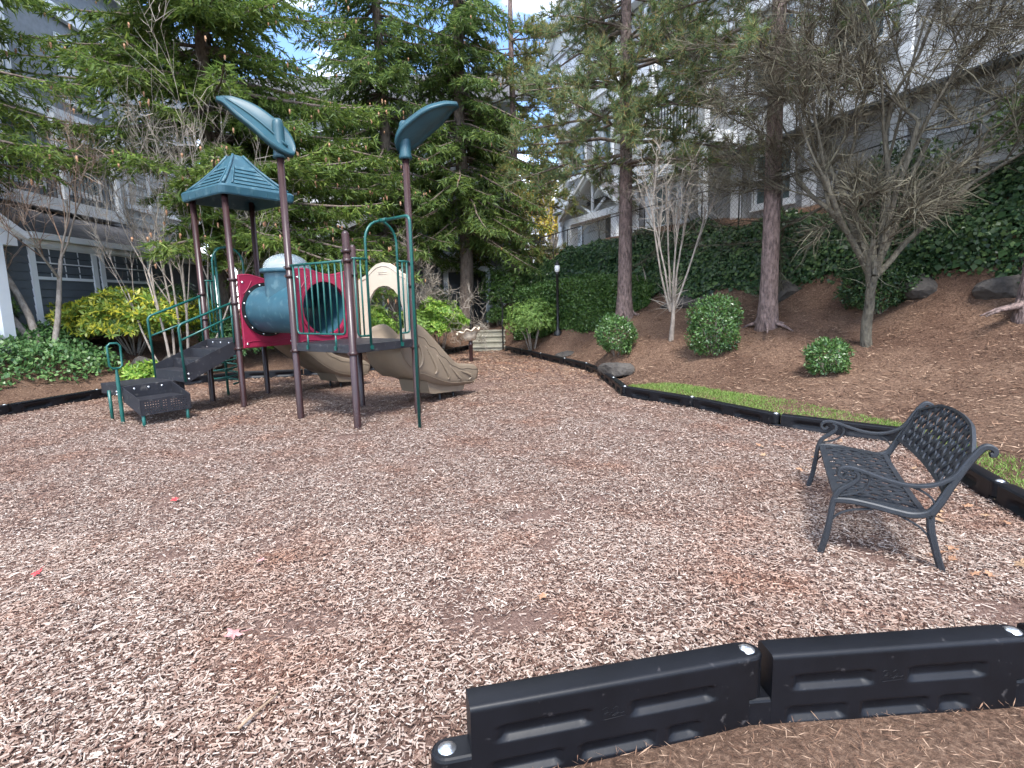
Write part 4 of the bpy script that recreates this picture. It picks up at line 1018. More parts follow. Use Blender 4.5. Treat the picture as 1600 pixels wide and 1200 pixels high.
# ------------------------------------------------------------------ trees
def trunk_mesh(h, r0, r1, lean=(0, 0), wob=.05, flare=1.5, n=14, seg=18, seed=0, roots=True):
    rs = np.random.default_rng(seed); mb = MB(); pts, rad = [], []
    ph = rs.uniform(0, 6, 2)
    for i in range(seg + 1):
        t = (i / seg) ** 1.6; z = -.25 + (h + .25) * t
        pts.append((lean[0] * t * h + wob * math.sin(z * .9 + ph[0]), lean[1] * t * h + wob * math.sin(z * .7 + ph[1]), z))
        f = 1 + (flare - 1) * math.exp(-max(0, z) / (.9 * r0 + .08)); rad.append((r0 + (r1 - r0) * t) * f)
    mb.tube(pts, rad, n)
    if roots:
        for k in range(4):
            a = rs.uniform(0, 6.28); l = r0 * rs.uniform(2.5, 4.5); c, s = math.cos(a), math.sin(a)
            mb.tube([(c * r0 * .5, s * r0 * .5, .22), (c * r0 * 1.2, s * r0 * 1.2, .07), (c * l * .7, s * l * .7, .02), (c * l, s * l, -.06)], [r0 * .45, r0 * .3, r0 * .16, r0 * .06], 7)
    fx = lambda z: (np.interp(z, [p[2] for p in pts], [p[0] for p in pts]), np.interp(z, [p[2] for p in pts], [p[1] for p in pts]))
    return mb, fx
def spruce(loc, label, mat, h, r0, zlow, Lmax, zfull, seed, droop=.25, dens=1.0, bare_to=None, az=None, shoot=.085, cones=0, tip_up=.12, whorl=.32, low=None):
    rs = np.random.default_rng(seed)
    o = thing('spruce_tree', label, 'tree', loc, 0, 'tall spruces behind the play structure')
    mb, fx = trunk_mesh(h, r0, .03, wob=.05, flare=1.35, seed=seed); mb.build('trunk', 'sprucebark', o)
    S0, S1, R0, R1, P, Dv, Ls = [], [], [], [], [], [], []
    tips = []
    z = zlow
    while z < h - .3:
        frac = (z - zlow) / (h - zlow); nb_ = 6 if z < zfull else 3
        for k in range(nb_):
            a = rs.uniform(0, 2 * PI) if az is None or rs.random() < .25 else rs.uniform(*az)
            if low and z < low[2]: a = rs.uniform(low[0], low[1])
            L = Lmax * (1 - frac) ** .75 * rs.uniform(.6, 1.1); zz = z + rs.uniform(-.15, .15)
            if L < .3: continue
            ca, sa = math.cos(a), math.sin(a); n = 9; el = rs.uniform(-.05, .22) - droop * .4
            bx, by = fx(zz)
            ts = np.linspace(0, 1, n)
            hz = ts * L; vz = zz + el * hz - droop * L * ts ** 1.6 * .8 + tip_up * L * ts ** 4
            jit = np.cumsum(rs.normal(0, .02, n)) * L * .3
            path = np.stack([bx + ca * hz - sa * jit, by + sa * hz + ca * jit, vz], -1)
            rad = (.012 + .012 * L) * (1 - ts * .85)
            S0.append(path[:-1]); S1.append(path[1:]); R0.append(rad[:-1]); R1.append(rad[1:])
            tips.append(path[-1])
            step = .085 / dens * (1.0 if zz < zfull else 3.0)
            nt = max(4, int(L * .86 / step))
            tt = np.linspace(.14, 1, nt) + rs.normal(0, .008, nt); tt = np.clip(tt, 0, 1)
            bp = np.stack([np.interp(tt, ts, path[:, i]) for i in range(3)], -1)
            tg = unit(np.stack([np.interp(np.clip(tt + .05, 0, 1), ts, path[:, i]) - np.interp(np.clip(tt - .05, 0, 1), ts, path[:, i]) for i in range(3)], -1))
            sd = np.stack([-tg[:, 1], tg[:, 0], np.zeros(nt)], -1)
            for s in (-1, 1):
                fwd = rs.uniform(.35, .9, (nt, 1)); tw = tg * fwd + s * sd * rs.uniform(.5, 1.0, (nt, 1)); tw[:, 2] -= rs.uniform(.1, .55, nt) * (.4 + droop * 2.2)
                P.append(bp); Dv.append(unit(tw)); Ls.append((.12 + .30 * L * (1 - tt) ** .8 * .5 + .16 * (1 - tt * .4)) * rs.uniform(.6, 1.2, nt))
        z += whorl if z < zfull else whorl * 3.5
    P = np.concatenate(P); Dv = np.concatenate(Dv); Ls = np.concatenate(Ls)
    v1, f1 = sticks(np.concatenate(S0), np.concatenate(S1), np.concatenate(R0), np.concatenate(R1), 5)
    v2, f2 = sticks(P, P + Dv * Ls[:, None] * .9 - np.array([[0, 0, .04]]) * Ls[:, None], .004, .0015, 3)
    keep = rs.random(len(P)) < .5
    obj('limbs', np_mesh('limbs', np.concatenate([v1, v2.reshape(-1, 6, 3)[keep].reshape(-1, 3)]), np.concatenate([f1, np.arange(keep.sum() * 6).reshape(-1, 6)[:, [[0, 1, 4, 3], [1, 2, 5, 4], [2, 0, 3, 5]]].reshape(-1, 4) + len(v1)])), 'sprucebark', o)
    cnt = np.maximum(4, (Ls / (.0225 / dens)).astype(int)); ix = np.repeat(np.arange(len(P)), cnt); t = rs.random(len(ix)) ** .8
    pos = P[ix] + Dv[ix] * (Ls[ix] * t)[:, None] - np.array([[0, 0, 1.]]) * (Ls[ix] * t ** 2 * .18)[:, None]
    d = Dv[ix] + rs.normal(0, .50, (len(ix), 3)); d[:, 2] += .06
    nn = rs.normal(0, .6, (len(ix), 3)); nn[:, 2] += .8
    L_ = shoot * rs.uniform(.6, 1.35, len(ix))
    v, f = blades(pos, d, nn, L_, L_ * rs.uniform(.17, .27, len(ix)))
    cr = obj('crown', np_mesh('crown', v, f), mat, o)
    if cones:
        tp = np.array(tips); tp = tp[tp[:, 2] < zfull + 1]
        j = rs.integers(0, len(tp), cones); p = tp[j] + rs.normal(0, .16, (cones, 3)); Lc = rs.uniform(.07, .11, cones)
        a, fa = sticks(p, p - np.array([[0, 0, .5]]) * Lc[:, None] + rs.normal(0, .006, (cones, 3)), .014, .021, 6)
        b, fb = sticks(p - np.array([[0, 0, .5]]) * Lc[:, None], p - np.array([[0, 0, 1.]]) * Lc[:, None], .021, .006, 6)
        tag(obj('cones', np_mesh('cones', np.concatenate([a, b]), np.concatenate([fa, fb + len(a)])), 'cone', o), kind='stuff')
    return o
spruce((-7.2, 14.2, hgt(-7.2, 14.2)), 'big spruce with hanging brown cones behind the blue roof', 'spruce', 24, .18, 2.3, 4.7, 9.4, 11, droop=.30, dens=.84, cones=420, shoot=.165, whorl=.27, low=(-1.35, .8, 4.4))
spruce((-3.9, 18.8, hgt(-3.9, 18.8)), 'tall spruce with bare upper trunk against the sky between the leaf shades', 'spruce_dark', 24, .21, 2.9, 3.6, 11, 12, droop=.42, dens=.72, cones=150, whorl=.36, shoot=.19)
spruce((-1.5, 19.6, hgt(-1.5, 19.6)), 'drooping spruce growing beside the concrete path above the steps', 'spruce_dark', 24, .25, 3.3, 3.3, 11.5, 13, droop=.48, dens=.70, cones=120, whorl=.36, shoot=.20)
spruce((-10.4, 9.7, hgt(-10.4, 9.7)), 'spruce reaching in from the left edge over the house', 'spruce', 18, .16, 3.6, 3.2, 8.2, 14, droop=.32, dens=.95, cones=60, shoot=.14, whorl=.28)

def pine(loc, label, h, r0, spec, seed, mat='pine', dens=1.0, nn=28, nw=.013, dead=None):
    """spec: list of (z, azimuth, length, elevation)"""
    rs = np.random.default_rng(seed); o = thing('pine_tree', label, 'tree', loc, 0, 'straight-trunked pines on the mulch bank')
    mb, fx = trunk_mesh(h, r0, r0 * .35, wob=.012, flare=1.45, seed=seed, n=18); mb.build('trunk', 'pinebark', o)
    S0, S1, R0, R1, T, TD = [], [], [], [], [], []
    for z, a, L, el in spec:
        bx, by = fx(z); n = 10; ts = np.linspace(0, 1, n); ca, sa = math.cos(a), math.sin(a)
        jit = np.cumsum(rs.normal(0, .03, n)) * L * .35; vz = z + el * L * ts - .10 * L * ts ** 2 + np.cumsum(rs.normal(0, .02, n)) * L * .4
        path = np.stack([bx + ca * ts * L - sa * jit, by + sa * ts * L + ca * jit, vz], -1)
        rad = (.014 + .011 * L) * (1 - ts * .85); S0.append(path[:-1]); S1.append(path[1:]); R0.append(rad[:-1]); R1.append(rad[1:])
        ns = int(11 * L * dens)
        for q in range(ns):
            t = rs.uniform(.28, 1); p = np.array([np.interp(t, ts, path[:, i]) for i in range(3)])
            d = unit(np.array([ca, sa, .15]) + rs.normal(0, .75, 3)); l = rs.uniform(.18, .62) * (1.15 - t * .5)
            e = p + d * l; e[2] += .03; S0.append(p[None]); S1.append(e[None]); R0.append(np.array([.007])); R1.append(np.array([.003]))
            T.append(e); TD.append(d)
            if rs.random() < .8:
                m = p + d * l * rs.uniform(.45, .75); d2 = unit(d + rs.normal(0, .6, 3)); e2 = m + d2 * l * .5
                S0.append(m[None]); S1.append(e2[None]); R0.append(np.array([.004])); R1.append(np.array([.002])); T.append(e2); TD.append(d2)
        T.append(path[-1]); TD.append(np.array([ca, sa, .1]))
    v, f = sticks(np.concatenate(S0), np.concatenate(S1), np.concatenate(R0), np.concatenate(R1), 4)
    obj('limbs', np_mesh('limbs', v, f), 'sprucebark', o)
    if dead:
        nd, z0, z1 = dead; Q = []
        for k in range(nd):
            z = rs.uniform(z0, z1); a = rs.uniform(0, 6.28); L = rs.uniform(.9, 2.3); p = np.array([*fx(z), z]); d = unit(np.array([math.cos(a), math.sin(a), rs.uniform(-.1, .35)])); pts = [p]
            for q in range(6): d = unit(d + rs.normal(0, .12, 3)); p = p + d * L / 6; pts.append(p)
            pts = np.array(pts); Q.append((pts[:-1], pts[1:], .010 - .0013 * np.arange(6)))
            for q in range(34):
                i = rs.integers(1, 6); b = pts[i] + (pts[i + 1] - pts[i]) * rs.random(); e = unit(d + rs.normal(0, .8, 3)); l = rs.uniform(.15, .6); Q.append((b[None], (b + e * l)[None], np.array([.0036])))
                g = b + e * l * rs.uniform(.3, .8); Q.append((g[None], (g + unit(e + rs.normal(0, .7, 3)) * l * .5)[None], np.array([.0028])))
        v, f = sticks(np.concatenate([q[0] for q in Q]), np.concatenate([q[1] for q in Q]), np.concatenate([q[2] for q in Q]), np.concatenate([q[2] for q in Q]) * .75, 3)
        obj('dead_twigs', np_mesh('dead_twigs', v, f), 'lichen', o)
    T = np.array(T); TD = np.array(TD); ix = np.repeat(np.arange(len(T)), nn)
    back = rs.uniform(0, .16, (len(ix), 1)); pos = T[ix] - TD[ix] * back
    d = TD[ix] * rs.uniform(.2, 1.3, (len(ix), 1)) + rs.normal(0, .55, (len(ix), 3)); d[:, 2] += .02
    v, f = blades(pos, d, rnd_unit(len(ix)), rs.uniform(.09, .19, len(ix)), nw)
    obj('crown', np_mesh('crown', v, f), mat, o)
    return o
r_ = np.random.default_rng(21)
sp1 = []
for z in np.arange(3.3, 9.6, .19):
    for k in range(3):
        low = z < 3.2
        a = r_.uniform(2.2, 4.6) if (low and r_.random() < .65) else r_.uniform(0, 2 * PI)
        sp1.append((z + r_.uniform(-.1, .1), a, r_.uniform(1.2, 3.2) * (1.0 if z < 6 else .85), r_.uniform(-.12, .18)))
pine((2.65, 13.0, 1.10), 'pine with a reddish trunk behind the round clipped bush nearest the lamp', 13, .165, sp1, 31, dens=1.05, nn=26, nw=.016, dead=(26, 2.2, 6.5))
sp2 = []
for z in np.arange(3.9, 9.5, .42):
    for k in range(3): sp2.append((z + r_.uniform(-.1, .1), r_.uniform(0, 2 * PI), r_.uniform(1.0, 2.5), r_.uniform(.0, .3)))
pine((4.58, 10.0, .95), 'bare-trunked pine with spreading roots to the right on the bank', 13, .155, sp2, 32, dens=.8, dead=(44, 2.3, 8.2))
sp3 = [(z + r_.uniform(-.1, .1), r_.uniform(0, 2 * PI), r_.uniform(1.0, 2.3), r_.uniform(-.25, .05)) for z in np.repeat(np.arange(2.2, 9.5, .26), 3)]
pine((.25, 20.5, 1.1), 'feathery orange-tinged pine filling the gap behind the lamp post', 13, .16, sp3, 33, mat='pine_droop', dens=1.3, nn=22, nw=.021)
sp4 = [(z, r_.uniform(1.6, 4.6), r_.uniform(1.2, 2.4), r_.uniform(.0, .3)) for z in np.arange(5.2, 9.5, .3)]
pine((7.0, 7.5, hgt(7.0, 7.5)), 'pine whose root flare shows at the right edge of the bank', 12, .16, sp4, 34, dens=.8)

def bare_tree(loc, name, label, stems, depth, seed, bark, twig, group=None, spread=.55, split=3, shrink=.68, rshrink=.55, gravity=.0, kink=.12, nmin=.0025, sides=4, twigs=0, twig_len=.3, upb=.1, shrink0=None, spread0=None):
    """stems: list of (x, y, dir, length, radius)"""
    rs = np.random.default_rng(seed); o = thing(name, label, 'tree' if 'tree' in name else 'shrub', loc, 0, group)
    S = [[], [], [], []]; big = MB(); ends = []
    def grow(p, d, L, r, lv):
        n = 5 if lv == 0 else 4; pts = [p]; rad = [r]; dd = d.copy()
        for i in range(n):
            dd = unit(dd + rs.normal(0, kink, 3) + np.array([0, 0, upb * (.5 if lv else .2) - gravity * lv]))
            p = p + dd * L / n; pts.append(p); rad.append(r * (1 - (1 - rshrink) * (i + 1) / n))
        if lv <= 1: big.tube([tuple(q) for q in pts], rad, 9 if lv == 0 else 6, cap=False)
        else:
            for i in range(n): S[0].append(pts[i]); S[1].append(pts[i + 1]); S[2].append(rad[i]); S[3].append(rad[i + 1])
        if lv >= 1: ends.append((pts, lv))
        if lv < depth:
            k = split + (1 if rs.random() < .4 else 0)
            for j in range(k):
                t = rs.integers(max(1, n - 3), n + 1) if lv else rs.integers(n - 2, n + 1)
                q = pts[t]; nd = unit(dd + rs.normal(0, spread0 if (lv == 0 and spread0) else spread, 3)); grow(q, nd, L * (shrink0 if (lv == 0 and shrink0) else shrink) * rs.uniform(.75, 1.2), max(nmin, rad[t] * rs.uniform(.5, .8)), lv + 1)
    for x, y, d, L, r, *zs in stems: grow(np.array([x, y, zs[0] if zs else -.1]), unit(np.array(d, float)), L, r, 0)
    big.build('trunk', bark, o)
    TW = []
    if twigs:
        for _ in range(twigs):
            pts, lv = ends[rs.integers(len(ends))]; i = rs.integers(len(pts) - 1); q = pts[i] + (pts[i + 1] - pts[i]) * rs.random()
            d = unit(unit(pts[i + 1] - pts[i]) + rs.normal(0, .8, 3)); l = twig_len * rs.uniform(.4, 1.3); m = q + d * l * .5; e = m + unit(d + rs.normal(0, .35, 3)) * l * .5
            TW.append((q, m, e))
    v, f = sticks(np.array(S[0]), np.array(S[1]), np.array(S[2]), np.array(S[3]), 3)
    me = np_mesh('crown', v, f)
    obj('crown', me, twig, o)
    if TW:
        T = np.array(TW); a = rnd_unit(len(T)); d1 = unit(T[:, 1] - T[:, 0]); s = unit(np.cross(d1, a)) * nmin * 1.25
        V = np.stack([T[:, 0] - s, T[:, 0] + s, T[:, 1] + s * .8, T[:, 1] - s * .8, T[:, 2]], 1).reshape(-1, 3); n5 = np.arange(len(T))[:, None] * 5
        obj('twigs', np_mesh('twigs', V, np.concatenate([n5 + np.array([[0, 1, 2]]), n5 + np.array([[0, 2, 3]]), n5 + np.array([[3, 2, 4]])])), twig, o)
    return o
# lichen-covered tree on the right of the bank
bare_tree((5.45, 8.5, .70), 'lichen_tree', 'densely twigged lichen-grey bare tree behind the bench', [(0, 0, (.0, .0, 1), 1.2, .085)] + [(0, 0, d, l, .046, .98) for d, l in (((-.22, .1, 1), 2.3), ((.04, -.12, 1), 2.6), ((.24, .15, 1), 2.4), ((-.6, -.1, .9), 1.8), ((.6, -.1, .95), 1.8), ((-.1, .35, 1), 2.2), ((.12, -.3, 1), 2.2), ((-.4, .2, 1), 2.2), ((.45, .2, 1), 2.2))], 4, 41, 'mossbark', 'lichen', spread=.52, split=2, shrink=.80, rshrink=.70, kink=.10, nmin=.0034, twigs=26000, twig_len=.46, upb=.10, shrink0=.8, spread0=.42)
# vase-shaped young tree
bare_tree((3.05, 10.6, .70), 'young_tree', 'slim vase-shaped bare tree between the two round bushes', [(0, 0, (0, 0, 1), .75, .055)] + [(.012 * k - .03, .0, (.13 * k - .34, .05 * ((k * 7) % 5 - 2), 1), 1.9, .021, .55) for k in range(6)], 2, 42, 'greybark', 'twig_grey', spread=.12, split=2, shrink=.52, kink=.035, nmin=.0034, twigs=500, twig_len=.5, upb=.25)
# multi-stem bare trees by the left house
bare_tree((-8.95, 10.6, hgt(-8.95, 10.6)), 'crape_tree', 'leaning multi-stemmed bare tree in front of the left house window', [(.0, 0, (-.50, -.1, 1), 1.9, .085), (.1, .0, (-.22, .1, 1), 2.1, .075), (.22, .05, (.05, 0, 1), 1.9, .06), (-.05, -.1, (-.75, -.2, 1), 1.8, .06)], 4, 43, 'greybark', 'twig_brown', group='bare stems by the left house', spread=.34, split=3, shrink=.72, kink=.07, nmin=.0035, twigs=2200, twig_len=.38, upb=.22)
bare_tree((-6.75, 11.3, hgt(-6.75, 11.3)), 'bare_shrub_tree', 'thin pale bare stems rising behind the blue roof', [(-.1, 0, (-.30, 0, 1), 2.3, .032), (.1, 0, (.14, 0, 1), 2.4, .032), (.0, .1, (-.06, .1, 1), 2.5, .03), (.3, .1, (.42, .1, 1), 2.0, .026), (-.2, 0, (-.6, -.1, 1), 2.0, .024), (.2, .2, (.22, .1, 1), 2.7, .028), (-.15, .1, (-.16, .2, 1), 2.8, .028)], 4, 44, 'greybark', 'twig_grey', group='bare stems by the left house', spread=.28, split=2, shrink=.72, kink=.06, nmin=.0035, twigs=1600, twig_len=.45, upb=.2)
bare_tree((-2.95, 16.9, hgt(-2.95, 16.9)), 'bare_shrub_tree', 'pale tangled bare tree right of the green fire pole', [(0, 0, (.05, 0, 1), 1.5, .034), (.1, .1, (.35, -.1, 1), 1.4, .026), (-.1, .1, (-.4, -.1, 1), 1.4, .026), (0, 0, (.6, -.2, .8), 1.3, .022)], 5, 45, 'greybark', 'twig_grey', spread=.55, split=2, shrink=.76, kink=.12, nmin=.0036, twigs=2200, twig_len=.45, upb=.06)

# ------------------------------------------------------------------ shrubs
def blob(n, rx, ry, rz, rs, lump=.12, shell=.55, flat_bottom=-.6):
    d = unit(rs.normal(size=(n * 2, 3))); d = d[d[:, 2] > flat_bottom][:n]; n = len(d)
    ph = rs.uniform(0, 6, 6)
    k = 1 + lump * (np.sin(d[:, 0] * 5 + ph[0]) * np.sin(d[:, 1] * 4.3 + ph[1]) + .7 * np.sin(d[:, 2] * 6 + d[:, 0] * 4 + ph[2]) + .5 * np.sin(d[:, 1] * 9 + d[:, 2] * 7 + ph[3]))
    r = k * (1 - (1 - shell) * rs.random(n) ** 1.6)
    return d * r[:, None] * np.array([rx, ry, rz]), d
def shrub(name, label, loc, r, n, mat, leaf, seed, group=None, lump=.12, shell=.5, zc=None, stems=5, rosette=0, wratio=.45, bark='greybark', flat_bottom=-.6, cat='bush', up=.35):
    rs = np.random.default_rng(seed); o = thing(name, label, cat, loc, 0, group)
    zc = r[2] * .95 if zc is None else zc
    pos, d = blob(n, *r, rs, lump, shell, flat_bottom); pos[:, 2] += zc
    if rosette:
        ix = np.repeat(np.arange(len(pos)), rosette); ax_ = unit(d + np.array([0, 0, .5]) + rs.normal(0, .3, d.shape))
        a = np.tile(np.arange(rosette) * 2 * PI / rosette, len(pos)) + np.repeat(rs.uniform(0, 6, len(pos)), rosette)
        e1 = unit(np.cross(ax_, np.array([[.3, .2, 1.0]]) + rs.normal(0, .2, ax_.shape))); e2 = np.cross(ax_, e1)
        dd = e1[ix] * np.cos(a)[:, None] + e2[ix] * np.sin(a)[:, None] + ax_[ix] * rs.uniform(.0, .7, (len(ix), 1)); p = pos[ix]; nn = ax_[ix] + rs.normal(0, .2, (len(ix), 3))
    else:
        p = pos; dd = d * .5 + rs.normal(0, .7, pos.shape); dd[:, 2] += up * .3; nn = d + rs.normal(0, .5, pos.shape); nn[:, 2] += up
    p = p.copy(); p[:, 2] = np.maximum(p[:, 2], .02)
    L_ = leaf * rs.uniform(.65, 1.3, len(p)); v, f = cards(p, dd, nn, L_, L_ * wratio * rs.uniform(.8, 1.2, len(p)), .5)
    obj('foliage', np_mesh('foliage', v, f), mat, o)
    m = MB()
    for k in range(stems):
        a = 2 * PI * k / stems + rs.uniform(0, .8); e = Vector((math.cos(a) * r[0] * .62, math.sin(a) * r[1] * .62, zc + r[2] * rs.uniform(-.1, .5)))
        m.tube([(math.cos(a) * .05, math.sin(a) * .05, -.08), tuple(e * .45 + Vector((0, 0, .03))), tuple(e)], [.022, .016, .006], 6)
    v2 = m.build('stems', bark, o)
    return o
# clipped evergreen balls on the bank
G = 'round clipped bushes on the mulch bank'
shrub('clipped_bush', 'round clipped bush in front of the reddish pine trunk', (2.07, 11.0, hgt(2.07, 11.0)), (.385, .385, .37), 5200, 'box', .05, 51, G, lump=.13, shell=.72, zc=.36, flat_bottom=-.9)
shrub('clipped_bush', 'tall barrel-shaped clipped bush right of the slim vase-shaped tree', (3.45, 9.5, hgt(3.45, 9.5)), (.43, .43, .50), 6500, 'box', .052, 52, G, lump=.13, shell=.7, zc=.47, flat_bottom=-.9)
shrub('clipped_bush', 'smallest clipped bush alone on the open slope above the lawn', (4.42, 7.75, hgt(4.42, 7.75)), (.29, .29, .245), 3600, 'box', .045, 53, G, lump=.13, shell=.7, zc=.22, flat_bottom=-.9)
shrub('clipped_bush', 'dark clipped bush behind the trunk of the lichen tree', (6.2, 9.4, hgt(6.2, 9.4)), (.62, .5, .44), 6500, 'ivy', .06, 54, G, lump=.13, shell=.7, zc=.45, flat_bottom=-.9)
shrub('azalea_bush', 'domed light green azalea beside the black lamp post', (.58, 15.4, hgt(.58, 15.4)), (.74, .66, .52), 1500, 'azalea', .06, 55, lump=.12, zc=.86, rosette=5, wratio=.4)
shrub('azalea_bush', 'dull green azalea behind the steps under the bay window', (-.15, 19.3, hgt(-.15, 19.3)), (.85, .7, .8), 1500, 'hedge', .07, 56, lump=.13, zc=.95, rosette=5)
shrub('azalea_bush', 'low round bush at the head of the concrete steps', (-.38, 19.0, hgt(-.38, 19.0)), (.42, .36, .36), 900, 'hedge', .06, 57, lump=.06, zc=.3, rosette=4)
shrub('azalea_bush', 'bright green layered bush left of the concrete steps', (-2.05, 16.3, hgt(-2.05, 16.3)), (.74, .62, .55), 2000, 'azalea2', .08, 58, lump=.2, zc=.95, rosette=5)
shrub('azalea_bush', 'low yellowish bush between slide rim and bright green bush', (-2.75, 15.9, hgt(-2.75, 15.9)), (.55, .5, .42), 1000, 'azalea', .065, 59, lump=.14, zc=.62, rosette=5)
shrub('azalea_bush', 'bright bush seen through the green entry arch', (-3.55, 14.2, hgt(-3.55, 14.2)), (.62, .55, .50), 1200, 'azalea2', .07, 60, lump=.16, zc=.62, rosette=5)
shrub('azalea_bush', 'leafy bush behind the tunnel and left slide', (-5.0, 13.4, hgt(-5.0, 13.4)), (.85, .5, .42), 1400, 'azalea2', .075, 61, lump=.18, zc=.5, rosette=5)
shrub('azalea_bush', 'dark bush beneath the big spruce behind the spiral climber', (-6.3, 12.6, hgt(-6.3, 12.6)), (.7, .5, .5), 1100, 'groundcover', .075, 62, lump=.18, zc=.55, rosette=5)
shrub('azalea_bush', 'dark shrub by the porch left of the spruce trunk', (-2.6, 20.3, .7), (.5, .45, .6), 900, 'hedge', .07, 63, lump=.14, zc=.8, rosette=4)
shrub('laurel_bush', 'broad dark shrub on top of the ivy at the right edge', (8.3, 8.7, 3.55), (1.0, 1.0, .62), 3200, 'hedge', .09, 68, lump=.15, zc=.45)
shrub('laurel_bush', 'dark shrub on top of the ivy behind the lichen tree crown', (7.3, 10.6, 3.3), (.8, .8, .5), 2200, 'ivy', .09, 69, lump=.15, zc=.35)
# big yellowing rhododendron by the left house: three swelling masses of one plant
rh = shrub('rhododendron', 'large yellow-green rhododendron below the left house windows', (-8.1, 12.0, hgt(-8.1, 12.0)), (1.45, .95, .60), 2800, 'rhodo', .13, 64, lump=.16, zc=.74, rosette=6, wratio=.32, stems=9, shell=.45, flat_bottom=-.45)
shrub('rhododendron', 'sparse green rhododendron shoots against the dark siding', (-8.7, 14.6, hgt(-8.7, 14.6)), (.8, .7, .6), 700, 'groundcover', .12, 65, lump=.2, zc=.75, rosette=5, wratio=.32)
shrub('rhododendron', 'small bright plant behind the green hand loop', (-7.15, 10.75, hgt(-7.15, 10.75)), (.42, .34, .22), 330, 'azalea2', .09, 66, lump=.15, zc=.2, rosette=5, wratio=.35, cat='plant')
shrub('rhododendron', 'dark bush at the left edge below the house column', (-9.9, 10.3, hgt(-9.9, 10.3)), (.6, .6, .6), 1100, 'hedge', .09, 67, lump=.12, zc=.6, rosette=4)
def hosta(loc, label, seed):
    rs = np.random.default_rng(seed); o = thing('hosta_plant', label, 'plant', loc, 0, 'small leafy plants by the left border')
    n = 16; a = rs.uniform(0, 6.28, n); d = np.stack([np.cos(a), np.sin(a), rs.uniform(.3, .9, n)], -1)
    v, f = cards(np.zeros((n, 3)), d, np.tile([[0, 0, 1.]], (n, 1)) + rs.normal(0, .2, (n, 3)), rs.uniform(.15, .25, n), .09, .55); obj('leaves', np_mesh('leaves', v, f), 'groundcover', o)
hosta((-2.35, 15.2, hgt(-2.35, 15.2)), 'small blue-green plant in the mulch behind the flower seat', 1); hosta((-2.05, 16.2, hgt(-2.05, 16.2)), 'small blue-green plant nearer the concrete steps', 2)

# ------------------------------------------------------------------ hedge, ivy, ground cover, lawn, litter
def hedge(label, pts, hgt_top, depth, dens, leaf, mat, seed):
    rs = np.random.default_rng(seed); o = thing('hedge', label, 'hedge', (pts[0][0], pts[0][1], 0)); base = np.array([pts[0][0], pts[0][1], 0])
    P_, N_ = [], []
    for (x0, y0, zt0), (x1, y1, zt1) in zip(pts, pts[1:]):
        L = math.hypot(x1 - x0, y1 - y0); ex, ey = (x1 - x0) / L, (y1 - y0) / L; nx, ny = -ey, ex
        if ny > 0: nx, ny = -nx, -ny      # towards the camera
        n = int(dens * L * 1.5); s = rs.random(n) * L; face = rs.random(n) < .68
        zt = zt0 + (zt1 - zt0) * s / L; x = x0 + ex * s; y = y0 + ey * s; zb = hraw(x, y)
        hh = rs.random(n); z = np.where(face, zb + (zt - zb) * hh, zt); off = np.where(face, 0, rs.random(n) * depth)
        bul = .05 * np.sin(s * 3 + hh * 5) + rs.normal(0, .045, n)
        x = x - nx * off + nx * np.where(face, bul, 0); y = y - ny * off + ny * np.where(face, bul, 0); z = z + np.where(face, 0, bul)
        P_.append(np.stack([x, y, z], -1)); nn = np.where(face[:, None], np.array([[nx, ny, .35]]), np.array([[0, 0, 1.]])); N_.append(nn)
    P_ = np.concatenate(P_); N_ = np.concatenate(N_); n = len(P_)
    d = rs.normal(0, .7, (n, 3)) + N_ * .35; nn = N_ + rs.normal(0, .45, (n, 3)); L_ = leaf * rs.uniform(.65, 1.3, n)
    v, f = cards(P_ - base, d, nn, L_, L_ * .55, .5); obj('foliage', np_mesh('foliage', v, f), mat, o)
    m = MB()
    for (x0, y0, zt0), (x1, y1, zt1) in zip(pts, pts[1:]):
        for t in np.linspace(.1, .9, 4):
            x = x0 + (x1 - x0) * t; y = y0 + (y1 - y0) * t + depth * .4; z = hgt(x, y); m.tube([(x - base[0], y - base[1], z - .1), (x - base[0] + .1, y - base[1], z + .5), (x - base[0], y - base[1], z + .9)], [.03, .02, .01], 6)
    m.build('stems', 'greybark', o); return o
hedge('dense clipped hedge behind the black lamp post', [(.15, 17.2, 1.75), (.9, 15.95, 1.95), (1.9, 14.75, 2.05), (2.85, 14.0, 2.0), (3.35, 13.55, 1.75)], 1, .9, 5200, .065, 'hedge', 71)
def scatter_between(base, top, n, rs, tlo=0., thi=1.):
    B = np.array(base); T = np.array(top); s = rs.random(n) * (len(B) - 1); i = np.minimum(s.astype(int), len(B) - 2); f = (s - i)[:, None]
    t = rs.uniform(tlo, thi, n)[:, None]; b = B[i] * (1 - f) + B[i + 1] * f; tp = T[i] * (1 - f) + T[i + 1] * f
    return b * (1 - t) + tp * t, t[:, 0]
rs = np.random.default_rng(72)
p, t = scatter_between(IVY_BASE, IVY_TOP, 80000, rs, -.04, 1.18)
wgt = np.array([1.0]); keep = (t > .03 + .07 * np.sin(p[:, 1] * 2.3) * np.sin(p[:, 1] * .9 + 1)) | (rs.random(len(p)) < .12)
p, t = p[keep], t[keep]; e = .05
z0 = hraw(p[:, 0], p[:, 1]); gx = (hraw(p[:, 0] + e, p[:, 1]) - z0) / e; gy = (hraw(p[:, 0], p[:, 1] + e) - z0) / e
N_ = unit(np.stack([-gx, -gy, np.ones(len(p))], -1)); P_ = np.stack([p[:, 0], p[:, 1], z0], -1) + N_ * (rs.uniform(.02, .20, (len(p), 1)) + .07 * np.sin(p[:, :1] * 3.1 + p[:, 1:2] * 2.3) * np.sin(p[:, 2:3] * 5))
